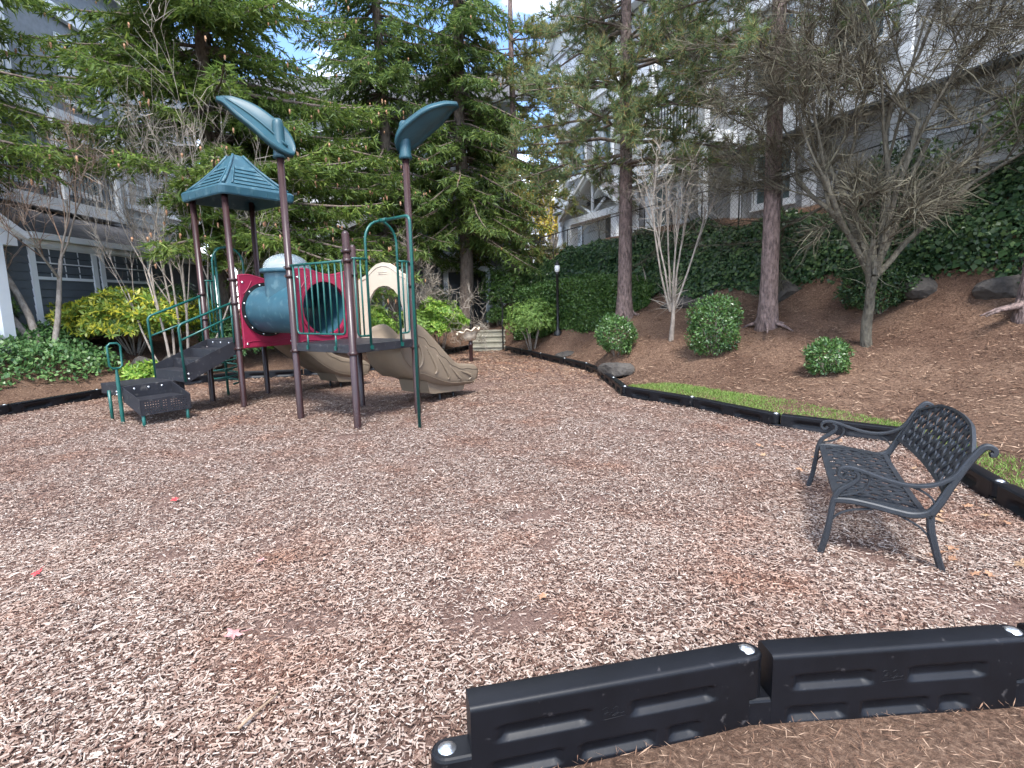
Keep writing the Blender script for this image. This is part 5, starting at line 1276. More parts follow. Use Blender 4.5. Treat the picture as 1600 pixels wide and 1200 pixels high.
d = np.stack([rs.normal(0, .6, len(p)), rs.normal(0, .6, len(p)), -np.abs(rs.normal(.8, .4, len(p)))], -1); nn = N_ * 1.0 + np.array([[-.3, -.35, .5]]) + rs.normal(0, .38, (len(p), 3))
L_ = rs.lognormal(math.log(.068), .3, len(p)); v, f = cards(P_, d, nn, L_, L_ * .95, .38)
tag(obj('ivy', np_mesh('ivy', v, f), 'ivy'), 'dark ivy blanketing the steep bank below the right building', 'ivy', kind='stuff')
# ground cover on the left bank
rs = np.random.default_rng(73); n = 15000
x = rs.uniform(-10.8, -7.75, n); y = rs.uniform(7.2, 11.2, n); lim = -7.95 - .25 * np.sin(y * 2.2) + (y - 9) * .12
kp = (x < lim) & (rs.random(n) < np.clip((lim - x) / .35, .1, 1)); x, y = x[kp], y[kp]
z = hraw(x, y) + .06 + rs.random(len(x)) ** .6 * .42 * np.clip((lim[kp] - x) / .5, .15, 1) * (.8 + .3 * np.sin(x * 4) * np.sin(y * 3.6))
P_ = np.stack([x, y, z], -1); d = rs.normal(0, .7, P_.shape); nn = np.array([[.25, -.4, .9]]) + rs.normal(0, .45, P_.shape); L_ = rs.uniform(.055, .11, len(x))
v, f = cards(P_, d, nn, L_, L_ * .62, .5)
tag(obj('ground_cover', np_mesh('ground_cover', v, f), 'groundcover'), 'low green ground cover spilling down the left bank', 'ground cover', kind='stuff')
# lawn strip
LAWN = [(1.95, 9.3), (2.05, 8.6), (2.6, 7.65), (3.15, 6.45), (4.0, 5.55), (3.62, 4.1), (3.5, 3.4), (3.9, 3.3), (4.05, 4.2), (4.25, 5.2), (4.2, 5.75), (3.8, 6.6), (3.2, 7.75), (2.55, 8.75)]
def in_pts(x, y, pts):
    c = np.zeros(x.shape, bool); n = len(pts); j = n - 1
    for i in range(n):
        xi, yi = pts[i]; xj, yj = pts[j]; c ^= ((yi > y) != (yj > y)) & (x < (xj - xi) * (y - yi) / (yj - yi + 1e-12) + xi); j = i
    return c
rs = np.random.default_rng(74); x = rs.uniform(1.8, 4.6, 150000); y = rs.uniform(3.2, 9.4, 150000); k = in_pts(x, y, LAWN)
k &= rs.random(len(x)) < np.clip(.75 + .5 * np.sin(x * 3 + y) * np.sin(y * 2.1), .12, 1); k &= (y > 5.6) | (rs.random(len(x)) < .45); x, y = x[k], y[k]
P_ = np.stack([x, y, hraw(x, y) + .005], -1); d = rs.normal(0, .55, P_.shape); d[:, 2] = rs.uniform(.5, 1.2, len(x))
v, f = blades(P_, d, rnd_unit(len(x)), rs.uniform(.02, .055, len(x)), .008)
tag(obj('lawn_grass', np_mesh('lawn_grass', v, f), 'grass'), 'strip of bright grass between border and mulch bank', 'grass', kind='stuff')
# needle and bark litter on the mulch
rs = np.random.default_rng(75); n = 84000
x = np.concatenate([rs.uniform(.0, 8.2, n), rs.uniform(-.3, 3.2, 16000), rs.uniform(-9, -3, 14000)]); y = np.concatenate([rs.uniform(3.0, 17, n), rs.uniform(.9, 2.1, 16000), rs.uniform(8, 15, 14000)])
k = ~inside_poly(x, y) & (dist_poly(x, y) > .07) & ~in_pts(x, y, LAWN) & (rs.random(len(x)) < np.clip(1.5 - np.hypot(x, y) * .055, .35, 1)); x, y = x[k], y[k]
zz = hraw(x, y); P_ = np.stack([x, y, zz + .022], -1); a = rs.uniform(0, 6.28, len(x)); d = np.stack([np.cos(a), np.sin(a), rs.normal(0, .18, len(x))], -1)
sc = np.where(np.hypot(x, y) < 3, .5, 1.1); L_ = rs.lognormal(math.log(.05), .5, len(x)) * sc; v, f = cards(P_, d, np.array([[0, 0, 1.]]) + rs.normal(0, .4, P_.shape), L_, np.clip(L_ * .12, .003, .010) * sc, .5)
tag(obj('bark_litter', np_mesh('bark_litter', v, f), 'litter'), 'fallen needles and bark bits strewn over the mulch', 'litter', kind='stuff')

# ------------------------------------------------------------------ rocks
def rock(loc, r, seed, label, rot=0, group=None, mat='rock'):
    rs = np.random.default_rng(seed); bm = bmesh.new(); bmesh.ops.create_icosphere(bm, subdivisions=3, radius=1)
    planes = [(unit(rs.normal(size=3)), rs.uniform(.55, .9)) for _ in range(11)]
    for v in bm.verts:
        p = np.array(v.co)
        for nrm, dd in planes:
            s = p @ nrm
            if s > dd: p = p - nrm * (s - dd) * .92
        p = p * (1 + .04 * math.sin(p[0] * 7 + seed) * math.sin(p[1] * 6)); v.co = Vector((p[0] * r[0], p[1] * r[1], p[2] * r[2]))
    me = bpy.data.meshes.new('rock'); bm.to_mesh(me); bm.free()
    o = obj('rock', me, mat, None, loc); o.rotation_euler = (0, 0, rot); return tag(o, label, 'rock', group)
rock((1.93, 10.2, .20), (.36, .26, .19), 1, 'angular grey boulder beside the border under the round bush')
rock((1.42, 14.0, .14), (.32, .22, .13), 2, 'low flat boulder by the border below the lamp post', .3)
for i, (x, y, r, lb) in enumerate(((7.22, 8.1, (.5, .34, .24), 'broad boulder at the right edge under the ivy'), (6.72, 9.2, (.5, .36, .26), 'grey boulder in the ivy right of the dark clipped bush'), (5.35, 11.25, (.55, .4, .34), 'dark boulder under the ivy behind the right pine'), (3.95, 12.95, (.5, .4, .28), 'flat boulder under the ivy behind the slim tree'), (4.3, 12.5, (.35, .3, .22), 'small boulder under the ivy beside the flat one'), (8.0, 6.9, (.5, .4, .3), 'upper boulder at the right edge among ivy leaves'))):
    rock((x, y, hgt(x, y) - .10), r, 10 + i, lb, .9 * i, 'boulders at the foot of the ivy bank')
for i, (x, y, r, lb) in enumerate(((-8.55, 8.25, (.5, .36, .26), 'rock at the left edge under the ground cover'), (-7.55, 11.35, (.36, .3, .26), 'rock nearest the hand loop under the rhododendron stems'), (-6.6, 12.05, (.5, .34, .3), 'rock behind the stair of the play structure'), (-7.1, 11.75, (.42, .3, .28), 'middle rock under the rhododendron behind the hand rails'))):
    rock((x, y, hgt(x, y) + .05), r, 30 + i, lb, .7 * i, 'rocks along the left bank')

# ------------------------------------------------------------------ lamp post and fence
lp_ = thing('lamp_post', 'black lamp post with white globe beside the azalea', 'lamp post', (1.27, 15.05, hgt(1.27, 15.05)))
m = MB(); m.lathe([(.11, -.05), (.11, .04), (.07, .07), (.05, .12), (.036, .2), (.036, 1.55), (.055, 1.56), (.055, 1.60), (.03, 1.62)], n=14); m.build('pole', 'blackmetal', lp_)
m = MB(); m.lathe([(.03, 1.62), (.065, 1.64), (.075, 1.72), (.065, 1.80), (.035, 1.84), (.001, 1.85)], n=14); m.build('globe', 'lamp_glass', lp_)
m = MB(); m.lathe([(.072, 1.80), (.05, 1.86), (.02, 1.88), (.015, 1.93), (.001, 1.94)], n=14); m.build('lamp_cap', 'blackmetal', lp_)
fn = thing('chain_link_fence', 'black chain-link fence along the top of the ivy bank', 'fence', (0, 0, 0))
tp = [(x + .12, y + .15, z - .15) for x, y, z in IVY_TOP]
rail = MB(); rail.tube([(x, y, z + .95) for x, y, z in tp], .015, 7); rail.build('top_rail', 'blackmetal', fn)
for i in range(len(tp) - 1):
    for f in ((0, .5) if i else (0, .33, .66)):
        x, y, z = [tp[i][k] + (tp[i + 1][k] - tp[i][k]) * f for k in range(3)]
        m = MB(); m.tube([(x, y, z - .2), (x, y, z + .97)], .018, 7); m.build('fence_post', 'blackmetal', fn)
P0, P1 = [], []
cum = [0]
for a, b in zip(tp, tp[1:]): cum.append(cum[-1] + math.dist(a, b))
def fpt(s, h):
    s = min(max(s, 0), cum[-1] - 1e-6); i = max(k for k in range(len(cum) - 1) if cum[k] <= s); f = (s - cum[i]) / (cum[i + 1] - cum[i])
    return [tp[i][k] + (tp[i + 1][k] - tp[i][k]) * f + (h if k == 2 else 0) for k in range(3)]
for s in np.arange(0, cum[-1], .10):
    for sg in (1, -1): P0.append(fpt(s, 0)); P1.append(fpt(s + sg * .9, .95))
v, f = sticks(np.array(P0), np.array(P1), .0022, .0022, 3); tag(obj('wire_mesh', np_mesh('wire_mesh', v, f), 'blackmetal', fn), kind='stuff')

# ------------------------------------------------------------------ buildings
def uvquad_mesh(name, quads, usc=1.0):
    """flat quads with metre UVs (for shingles)"""
    me = bpy.data.meshes.new(name); V = [p for q in quads for p in q]; me.from_pydata(V, [], [tuple(range(i * 4, i * 4 + 4)) for i in range(len(quads))])
    uv = me.uv_layers.new(name='UVMap')
    for i, q in enumerate(quads):
        a, b, c, d = [Vector(p) for p in q]; w = (b - a).length; h = (d - a).length
        for k, (s, t) in enumerate(((0, 0), (w, 0), (w, h), (0, h))): uv.data[i * 4 + k].uv = (s, t)
    me.update(); return me
def slab_roof(name, parent, a, b, c, d, th=.1):
    """sloping roof slab; a,b eave, c,d ridge"""
    n = (Vector(b) - Vector(a)).cross(Vector(d) - Vector(a)).normalized(); 
    if n.z < 0: n = -n
    me = uvquad_mesh(name, [(a, b, c, d)]); o = obj(name, me, 'roof', parent)
    lo = [tuple(Vector(p) - n * th) for p in (a, b, c, d)]; hi = [tuple(Vector(p) - n * .004) for p in (a, b, c, d)]
    m = MB(); m.add(lo + hi, [(3, 2, 1, 0), (0, 1, 5, 4), (1, 2, 6, 5), (2, 3, 7, 6), (3, 0, 4, 7), (4, 5, 6, 7)]); m.build('roof_edge', 'whitetrim', o)
    return o
class Facade:
    """wall frame: s along the wall, z up, d outwards"""
    def __init__(f, root, org, ang, mat):
        f.root = root; f.o = Vector((org[0], org[1], 0)); f.e = Vector((math.cos(ang), math.sin(ang), 0)); f.n = Vector((math.sin(ang), -math.cos(ang), 0)); f.mat = mat
    def p(f, s, z, d=0): return f.o + f.e * s + f.n * d + Vector((0, 0, z))
    def boxm(f, m, s0, s1, z0, z1, d0, d1):
        V = [f.p(s, z, d) for d in (d0, d1) for s, z in ((s0, z0), (s1, z0), (s1, z1), (s0, z1))]
        return m.add(V, [(0, 1, 2, 3), (7, 6, 5, 4), (0, 4, 5, 1), (1, 5, 6, 2), (2, 6, 7, 3), (3, 7, 4, 0)])
    def box(f, name, s0, s1, z0, z1, d0, d1, mat, parent=None):
        m = MB(); f.boxm(m, s0, s1, z0, z1, d0, d1); return m.build(name, mat, parent or f.root)
    def siding(f, s0, s1, z0, z1, pitch=.16, mat=None, parent=None, d=0):
        n = int(round((z1 - z0) / pitch)); ph = (z1 - z0) / n; me = None
        for k in range(n):
            if me is None:
                m = MB(); V = [f.p(s, z, dd) - f.o for s in (s0, s1) for z, dd in ((z0, d + .002), (z0, d + .026), (z0 + ph + .01, d + .008), (z0 + ph + .01, d + .002))]
                m.add(V, [(0, 1, 2, 3), (7, 6, 5, 4), (0, 4, 5, 1), (1, 5, 6, 2)]); me = m.mesh('siding_board')
            o = obj('siding_board', me, mat or f.mat, parent or f.root, f.o + Vector((0, 0, k * ph)))
    def window(f, s0, s1, z0, z1, grid=None, split=.5, trim=.11, glass='glass', lower='glass', d=.03, each=True):
        m = MB(); t = trim
        for a, b, c, e in ((s0 - t, s0, z0 - t, z1 + t), (s1, s1 + t, z0 - t, z1 + t), (s0, s1, z1, z1 + t), (s0, s1, z0 - t, z0)): f.boxm(m, a, b, c, e, -.02, d + .02)
        f.boxm(m, s0 - t - .03, s1 + t + .03, z0 - t - .035, z0 - t, -.02, d + .05)
        zs = z0 + (z1 - z0) * split
        f.boxm(m, s0, s1, zs - .03, zs + .03, -.02, d + .008)
        w = m.build('window', 'whitetrim', f.root)
        f.box('pane', s0, s1, z0, zs - .03, -.03, d - .02, lower, w)
        if grid:
            nx, nz = grid; ww = (s1 - s0) / nx; hh = (z1 - zs - .03) / nz
            for i in range(nx):
                for j in range(nz): f.box('pane', s0 + i * ww + .008, s0 + (i + 1) * ww - .008, zs + .03 + j * hh + .008, zs + .03 + (j + 1) * hh - .008, -.03, d - .02, glass, w)
            mm = MB()
            for i in range(1, nx): f.boxm(mm, s0 + i * ww - .012, s0 + i * ww + .012, zs + .03, z1, -.02, d - .008)
            for j in range(1, nz): f.boxm(mm, s0, s1, zs + .03 + j * hh - .012, zs + .03 + j * hh + .012, -.02, d - .006)
            mm.build('muntins', 'whitetrim', w)
        else: f.box('pane', s0, s1, zs + .03, z1, -.03, d - .02, glass, w)
        return w
# --- left house: low wing with windows, shed roof, upper storeys set back
lh = thing('left_house', 'slate-blue house wing with white-trimmed grid windows at the left', 'house', (0, 0, 0))
F1 = Facade(lh, (-9.5, 10.6), PI / 2, M['darksiding'])     # s = y - 10.6, outward = +x
F1.box('wall', 0, 7.5, .2, 3.0, -.3, 0, 'darksiding'); F1.siding(0, 7.5, .5, 2.98, .165)
F1.window(.80, 2.34, 1.42, 2.80, (4, 2), .57, .14, lower='shade'); F1.window(2.72, 4.32, 1.42, 2.82, (4, 2), .57, .14, lower='shade')
F1.box('gutter', .55, 7.75, 2.96, 3.08, .06, .26, 'whitetrim'); F1.box('fascia', .55, 7.75, 2.84, 2.955, .045, .10, 'whitetrim'); F1.box('corner_board', 7.38, 7.53, .3, 2.83, .028, .045, 'whitetrim')
slab_roof('roof', lh, (-9.26, 11.1, 3.06), (-9.26, 18.4, 3.06), (-12.0, 18.4, 4.12), (-12.0, 11.1, 4.12))
F2 = Facade(lh, (-12.0, 9.0), PI / 2, M['greysiding'])
F2.box('upper_wall', 0, 13.5, 3.9, 11.0, -.4, 0, 'bluegrey'); F2.siding(8.9, 13.4, 4.2, 9.0, .2, M['greysiding'])
F2.box('balcony_floor', 4.2, 8.4, 4.12, 4.42, .03, .42, 'whitetrim'); F2.box('belt_band', 0, 13.5, 6.55, 6.85, .03, .16, 'whitetrim'); F2.box('upper_band', 0, 13.5, 9.3, 9.6, .03, .16, 'whitetrim')
for s in (4.3, 6.2, 8.25): F2.box('column', s, s + .16, 4.42, 6.6, .22, .40, 'whitetrim')
rl = F2.box('balcony_rail', 4.35, 8.35, 5.42, 5.47, .30, .34, 'blackmetal')
for s in np.arange(4.5, 8.2, .14): F2.box('baluster', s, s + .018, 4.42, 5.42, .31, .328, 'blackmetal', rl)
for s in (5.0, 7.0, 9.3, 11.2): F2.window(s, s + 1.0, 4.85, 6.2, None, .5, .12, 'paleglass', 'paleglass')
for s in (1.2, 4.2, 7.2, 10.4): F2.window(s, s + 1.2, 7.3, 8.8, None, .5, .12, 'paleglass', 'paleglass')
F2.box('corner_board', 13.3, 13.52, 4.0, 11, .03, .06, 'whitetrim')
slab_roof('main_roof', lh, (-11.3, 8.6, 10.9), (-11.3, 22.9, 10.9), (-16, 22.9, 13.2), (-16, 8.6, 13.2))
# entry gable at the left edge
F3 = Facade(lh, (-9.2, 8.6), PI / 2, M['whitetrim'])
F3.box('porch_beam', 0, 2.0, 2.74, 2.96, -.1, .12, 'whitetrim'); F3.box('porch_column', 1.42, 1.66, .6, 2.74, -.08, .14, 'whitetrim')
slab_roof('porch_roof', lh, (-8.95, 10.75, 2.96), (-9.9, 10.75, 2.96), (-9.9, 9.4, 3.7), (-8.95, 9.4, 3.7)); slab_roof('porch_roof', lh, (-9.9, 8.05, 2.96), (-8.95, 8.05, 2.96), (-8.95, 9.4, 3.7), (-9.9, 9.4, 3.7))
# --- back house with two gabled porches
bh = thing('back_house', 'dark house behind the spruces with a numbered porch gable', 'house', (0, 0, 0))
B1 = Facade(bh, (-11.0, 23.0), 0, M['darksiding'])        # s = x + 11, outward = -y
B1.box('wall', 0, 11.9, .3, 3.3, -.3, 0, 'darksiding'); B1.siding(0, 11.9, .6, 3.2, .2); B1.box('upper_wall', 0, 11.4, 3.3, 9.2, -.3, 0, 'shingle')
B1.box('belt_band', 0, 11.9, 3.3, 3.55, .03, .14, 'whitetrim'); B1.box('upper_band', 0, 11.4, 6.1, 6.35, .03, .14, 'whitetrim')
for s in (1.0, 3.2, 5.4, 7.6, 9.5):
    B1.window(s, s + .95, 4.2, 5.6, (2, 1), .5, .12, 'paleglass', 'paleglass'); B1.window(s, s + .95, 6.9, 8.2, None, .5, .12, 'paleglass', 'paleglass')
B1.window(10.15, 10.95, 1.45, 2.65, (2, 2), .5, .12); B1.window(5.9, 7.1, 1.4, 2.6, None, .5, .1)
B1.box('door', 9.0, 9.85, .65, 2.65, .03, .06, 'door'); B1.box('door', 3.3, 4.2, .65, 2.65, .03, .06, 'door')
slab_roof('main_roof', bh, (-11.6, 22.4, 9.1), (1.0, 22.4, 9.1), (1.0, 26.5, 11.6), (-11.6, 26.5, 11.6))
slab_roof('shed_roof', bh, (-9.4, 21.6, 3.15), (-5.2, 21.6, 3.15), (-5.2, 23.0, 3.9), (-9.4, 23.0, 3.9)); slab_roof('shed_roof', bh, (-.85, 22.2, 2.80), (.95, 22.2, 2.80), (.95, 23.0, 3.3), (-.85, 23.0, 3.3))
def porch(cx, yf, half, zb, za, num, beam=.2):
    """small gable with bargeboards, beam, brackets and posts"""
    g = MB(); g.box((cx, yf, zb), (2 * half, .12, beam)); bmn = g.build('porch_beam', 'whitetrim', bh)
    for s in (-1, 1):
        a = Vector((cx + s * (half + .15), yf - .06, zb - .02)); b = Vector((cx, yf - .06, za)); d = b - a; n = Vector((-d.z, 0, d.x)).normalized() * .085
        m = MB(); m.add([a - n, a + n, b + n, b - n] + [p + Vector((0, .06, 0)) for p in (a - n, a + n, b + n, b - n)], [(0, 1, 2, 3), (7, 6, 5, 4), (0, 4, 5, 1), (1, 5, 6, 2), (2, 6, 7, 3), (3, 7, 4, 0)]); m.build('bargeboard', 'whitetrim', bh)
        slab_roof('porch_roof', bh, (a.x, yf - .15, a.z + .1), (a.x, yf + 1.5, a.z + .1), (cx, yf + 1.5, za + .12), (cx, yf - .15, za + .12))
        m = MB(); m.bbox((cx + s * (half - .12) - .09, yf - .09, .55), (cx + s * (half - .12) + .09, yf + .09, zb - beam / 2), .012); m.build('porch_column', 'whitetrim', bh)
        m = MB(); m.tube([(cx + s * .06, yf, zb + beam / 2), (cx + s * half * .55, yf, zb + (za - zb) * .42)], .04, 6); m.build('bracket', 'whitetrim', bh)
    m = MB(); m.box((cx, yf, (zb + za) / 2), (.1, .09, za - zb)); m.build('king_post', 'whitetrim', bh)
    if num:
        tx = bpy.data.curves.new('house_number', 'FONT'); tx.body = num; tx.size = .19; tx.align_x = 'CENTER'; tx.extrude = .004
        tmp = bpy.data.objects.new('house_number', tx); COL.objects.link(tmp); me = bpy.data.meshes.new_from_object(tmp.evaluated_get(bpy.context.evaluated_depsgraph_get())); bpy.data.objects.remove(tmp); me.materials.clear()
        o = obj('house_number', me, 'number', bmn); o.location = (cx + .05, yf - .067, zb - .06); o.rotation_euler = (PI / 2, 0, 0)
porch(-7.05, 21.3, 1.25, 3.55, 4.55, '12702', .24); porch(-1.62, 21.6, .92, 2.78, 3.5, None)
pl_ = thing('porch_lamp', 'lit yellow ceiling lamp under the numbered porch gable', 'lamp', (-7.95, 21.15, 3.55))
m = MB(); m.lathe([(.001, -.05), (.08, -.045), (.13, -.02), (.14, 0)], n=18); m.build('shade', 'lamp_glow', pl_)
m = MB(); m.lathe([(.14, 0), (.15, .0), (.15, .02), (.001, .025)], n=18); m.build('lamp_base', 'blackmetal', pl_)
m = MB(); m.tube([(0, 0, .02), (0, 0, .14), (.2, .15, .14)], .012, 6); m.build('lamp_arm', 'blackmetal', pl_)
# --- right building above the ivy bank
rb = thing('right_building', 'three-storey pale grey apartment building with white trim above the ivy bank', 'building', (0, 0, 0))
ang = math.atan2(.928, -.371)
R1 = Facade(rb, (8.3 + .371 * 4, 9 - .928 * 4), ang, M['greysiding'])       # s measured from 4 m before the right frame edge
if R1.n.x > 0: R1.n = -R1.n
S = lambda s: s + 4
R1.box('wall', 0, S(16.3), 2.4, 11.0, -.5, 0, 'shingle')
R1.siding(S(11.0), S(16.2), 2.75, 5.04, .16); R1.siding(S(8.6), S(11.4), 5.9, 8.1, .18); R1.siding(S(-3.8), S(2.0), 2.8, 5.0, .18)
for z0, z1, d in ((5.12, 5.75, .22), (8.15, 8.6, .2), (10.6, 11.0, .35)): R1.box('belt_band', -.2, S(16.5), z0, z1, .03, d, 'whitetrim')
R1.box('gutter', -.2, S(16.5), 5.05, 5.118, .03, .34, 'shade')
for s in (-3.2, 2.1, 4.0, 6.2, 8.4, 10.68, 16.1): R1.box('corner_board', S(s), S(s) + .28, 2.6, 5.05, .028, .12, 'whitetrim')
for s in (2.1, 4.0, 6.2, 8.4, 11.4, 16.1): R1.box('upper_board', S(s), S(s) + .24, 5.76, 8.14, .028, .1, 'whitetrim')
for s in (-2.4, -.6, .6, 4.7, 9.2, 14.6): R1.window(S(s), S(s) + 1.0, 3.75, 4.85, None, .5, .13, 'paleglass', 'paleglass')
for s in (-2.5, .2, 2.7, 4.8, 9.2, 12.4, 14.3): R1.window(S(s), S(s) + 1.15, 6.4, 7.8, None, .5, .13, 'paleglass', 'paleglass')
for s in (-2.5, .2, 4.8, 9.2, 12.4, 14.3): R1.window(S(s), S(s) + 1.15, 9.0, 10.3, None, .5, .13, 'paleglass', 'paleglass')
# balcony bay
R1.box('balcony_floor', S(6.2), S(8.5), 5.3, 5.6, .23, 1.3, 'whitetrim')
rl = R1.box('balcony_rail', S(6.2), S(8.5), 6.58, 6.63, 1.2, 1.25, 'blackmetal')
for s in np.arange(6.25, 8.5, .13): R1.box('baluster', S(s), S(s) + .018, 5.6, 6.58, 1.21, 1.23, 'blackmetal', rl)
for s in (6.2, 8.34): R1.box('column', S(s), S(s) + .16, 2.6, 8.1, 1.1, 1.26, 'whitetrim')
def gable(s0, s1, zb, za, d, fill):
    c = (s0 + s1) / 2; m = MB(); V = [R1.p(s, z, dd) for dd in (.02, d) for s, z in ((s0, zb), (s1, zb), (c, za))]; m.add(V, [(0, 1, 2), (5, 4, 3), (0, 3, 4, 1), (1, 4, 5, 2), (2, 5, 3, 0)])
    g = m.build('gable', fill, rb)
    for a, b in ((s0 - .3, c), (s1 + .3, c)):
        zz = zb - .15; m = MB(); V = [R1.p(s, z, dd) for dd in (d + .01, d + .12) for s, z in ((a, zz - .12), (b, za - .1), (b, za + .16), (a, zz + .14))]; m.add(V, [(0, 1, 2, 3), (7, 6, 5, 4), (0, 4, 5, 1), (1, 5, 6, 2), (2, 6, 7, 3), (3, 7, 4, 0)]); m.build('bargeboard', 'whitetrim', g)
    for a in (s0 - .35, s1 + .35): slab_roof('gable_roof', rb, tuple(R1.p(a, zb - .05, d + .3)), tuple(R1.p(a, zb - .05, -2)), tuple(R1.p(c, za + .24, -2)), tuple(R1.p(c, za + .24, d + .3)))
gable(S(11.5), S(16.4), 11.0, 13.2, .5, 'greysiding'); gable(S(5.5), S(9.3), 11.0, 12.8, .5, 'greysiding'); gable(S(-1.5), S(3), 11.0, 13.0, .5, 'greysiding')
R1.box('bay_wall', S(11.6), S(16.3), 8.6, 10.6, .03, .3, 'whitetrim')
slab_roof('main_roof', rb, tuple(R1.p(-.5, 10.95, .5)), tuple(R1.p(S(16.8), 10.95, .5)), tuple(R1.p(S(16.8), 13.6, -5)), tuple(R1.p(-.5, 13.6, -5)))
# entry portico at the far end
for s in (10.7, 13.9): R1.box('portico_column', S(s), S(s) + .34, 2.6, 4.30, .55, .88, 'whitetrim')
R1.box('portico_beam', S(10.6), S(14.35), 4.30, 4.52, .5, .88, 'whitetrim'); R1.box('entry_door', S(11.9), S(12.7), 2.7, 4.4, .03, .07, 'door')
def gable2(s0, s1, zb, za, d0, d1):
    c = (s0 + s1) / 2
    for a in (s0, s1):
        m = MB(); V = [R1.p(s, z, dd) for dd in (d1, d1 + .1) for s, z in ((a, zb - .1), (c, za - .1), (c, za + .12), (a, zb + .12))]; m.add(V, [(0, 1, 2, 3), (7, 6, 5, 4), (0, 4, 5, 1), (1, 5, 6, 2), (2, 6, 7, 3), (3, 7, 4, 0)]); m.build('bargeboard', 'whitetrim', rb)
        slab_roof('portico_roof', rb, tuple(R1.p(a, zb + .13, d1 + .2)), tuple(R1.p(a, zb + .13, d0)), tuple(R1.p(c, za + .13, d0)), tuple(R1.p(c, za + .13, d1 + .2)))
    m = MB(); m.tube([R1.p(c, zb, d1 - .1), R1.p(c, za, d1 - .1)], .06, 6); m.build('king_post', 'whitetrim', rb)
    for sg in (-1, 1):
        m = MB(); m.tube([R1.p(c, zb + .05, d1 - .1), R1.p(c + sg * .8, zb + .45, d1 - .1)], .05, 6); m.build('bracket', 'whitetrim', rb)
gable2(S(10.3), S(14.6), 4.45, 5.75, .25, .85)
# --- far pale house seen beyond the hedge
fh = thing('far_house', 'pale far house glimpsed between hedge and feathery pine', 'house', (0, 0, 0))
Q = Facade(fh, (-4.0, 44.0), 0, M['greysiding']); Q.box('wall', 0, 10, .5, 7.5, -5, 0, 'greysiding'); Q.box('belt_band', 0, 10, 4.2, 4.5, .03, .12, 'whitetrim')
for s in (.8, 3.2, 5.6, 8.0): Q.window(s, s + 1.2, 2.0, 3.6, None, .5, .15); Q.window(s, s + 1.2, 5.0, 6.6, None, .5, .15)
slab_roof('roof', fh, (-4.5, 43.5, 7.4), (6.5, 43.5, 7.4), (6.5, 47, 9.6), (-4.5, 47, 9.6))

# ------------------------------------------------------------------ far leafy trees closing the view
def leafy_tree(loc, label, h, r, zc, n, mat, leaf, seed):
    rs = np.random.default_rng(seed); o = thing('leafy_tree', label, 'tree', loc, 0, 'leafy trees beyond the houses')
    mb, fx = trunk_mesh(h * .7, .2, .05, wob=.1, seed=seed, roots=False)
    P_, D_ = [], []
    for k in range(14):
        c = rs.normal(0, .45, 3) * np.array([r, r, (h - zc) * .9]); c[2] += zc; rr = r * rs.uniform(.28, .5); pos, d = blob(n // 14, rr, rr, rr * .8, rs, .2, .3, -1); P_.append(pos + c); D_.append(d)
        mb.tube([(0, 0, h * .3), tuple(c * np.array([.5, .5, .8])), tuple(c)], [.07, .045, .015], 6)
    mb.build('trunk', 'greybark', o)
    P_ = np.concatenate(P_); D_ = np.concatenate(D_); v, f = cards(P_, rs.normal(0, 1, P_.shape), D_ + rs.normal(0, .6, P_.shape), leaf * rs.uniform(.6, 1.3, len(P_)), leaf * .6, .5)
    obj('crown', np_mesh('crown', v, f), mat, o)
leafy_tree((2.6, 33, 2.0), 'yellow autumn tree far behind the hedge', 7, 2.2, 4.6, 5200, 'autumn', .16, 81)
leafy_tree((.2, 36, 1.5), 'dull green tree far behind the concrete steps', 10, 3.0, 6, 6500, 'fargreen', .2, 82)
leafy_tree((-5, 38, 1.5), 'tall green tree rising behind the back house roof', 14, 3.5, 9, 6000, 'fargreen', .22, 83)

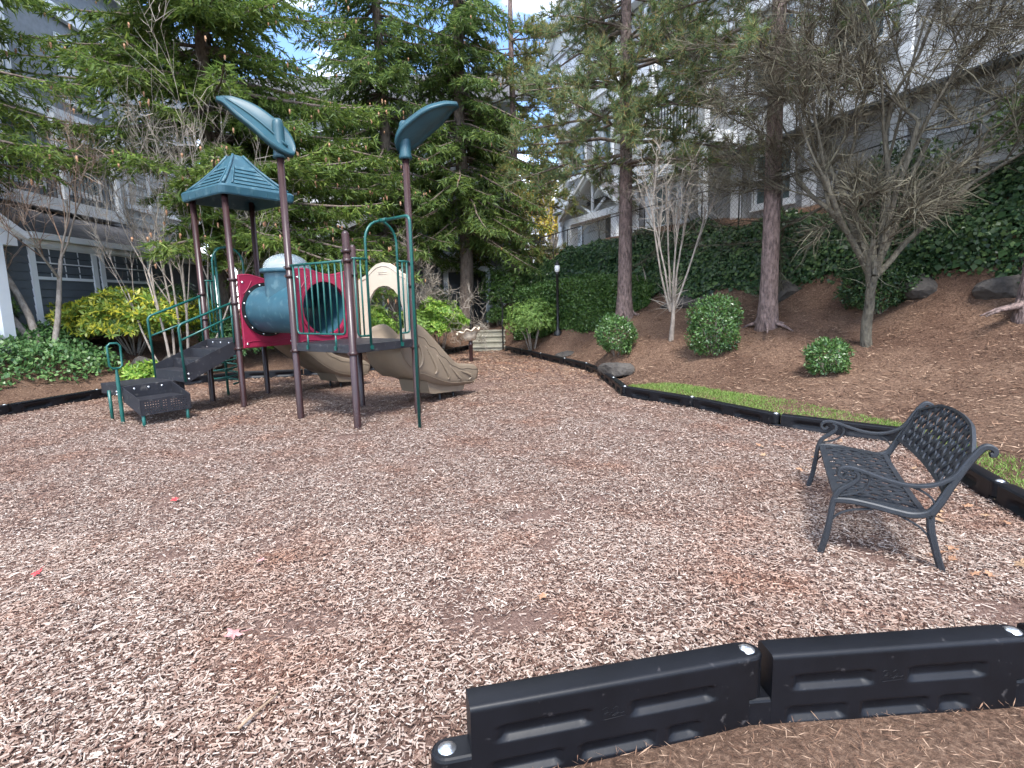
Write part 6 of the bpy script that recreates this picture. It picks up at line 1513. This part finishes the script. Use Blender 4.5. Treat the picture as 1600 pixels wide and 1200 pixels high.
# ------------------------------------------------------------------ fallen leaves and a stick on the chips
def leaf_mesh(seed):
    rs = np.random.default_rng(seed); pts = []
    for k in range(15):
        a = 2 * PI * k / 15; r = (1.0 if k % 3 == 0 else (.5 if k % 3 == 1 else .62)) * rs.uniform(.85, 1.1); pts.append((r * math.cos(a) * .04, r * math.sin(a) * .04, rs.uniform(0, .012)))
    m = MB(); m.add([(0, 0, .004)] + pts, [(0, k + 1, (k + 1) % 15 + 1) for k in range(15)]); m.tube([(-.03, 0, .006), (-.075, .005, .004)], .0014, 5); return m.mesh('fallen_leaf')
LM = [leaf_mesh(i) for i in range(5)]
def fallen(x, y, mat, label, s=1.0, group=None, z=.03):
    me = LM[rng.integers(5)].copy(); me.materials.clear(); o = obj('fallen_leaf', me, mat, None, (x, y, z)); o.rotation_euler = (rng.normal(0, .2), rng.normal(0, .2), rng.uniform(0, 6)); o.scale = (s,) * 3
    tag(o, label, 'leaf', group)
fallen(-2.66, 4.19, 'redleaf', 'bright red leaf on the chips left of centre', 1.0); fallen(-2.74, 3.0, 'redleaf', 'small red leaf near the left edge of the chips', .8)
fallen(-1.30, 2.35, 'pinkleaf', 'pale pink star-shaped leaf lying in front on the chips', 1.15); fallen(-1.50, 3.10, 'pinkleaf', 'faded pink leaf beyond the pale star-shaped one', .7)
fallen(.86, 2.12, 'darkredleaf', 'dark red leaf just inside the front border', .9); fallen(1.05, 2.10, 'tanleaf', 'curled tan leaf just inside the front border', 1.0); fallen(.13, 2.62, 'deadleaf', 'single brown leaf on the open chips in the middle', .8)
fallen(.10, 1.95, 'deadleaf', 'reddish brown leaf against the first front border timber', .9); fallen(2.15, 1.70, 'tanleaf', 'large tan leaf outside the front border', 1.1, z=.02)
for k in range(46):
    x, y = rng.uniform(2.3, 3.5), rng.uniform(2.7, 5.6)
    if inside_poly(np.array([x]), np.array([y]))[0]: fallen(x, y, ('deadleaf', 'tanleaf')[k % 2], 'dry brown leaf in the drift behind the bench', rng.uniform(.7, 1.15), 'dry leaves drifted behind the bench')
st_ = MB(); st_.tube([(-.045, -.09, .025), (-.015, -.03, .034), (.008, .035, .03), (.03, .10, .026)], [.0055, .006, .005, .003], 6); o = st_.build('stick', 'stick'); o.location = (-.95, 1.86, .01); tag(o, 'short bare stick lying on the chips in the foreground', 'stick')
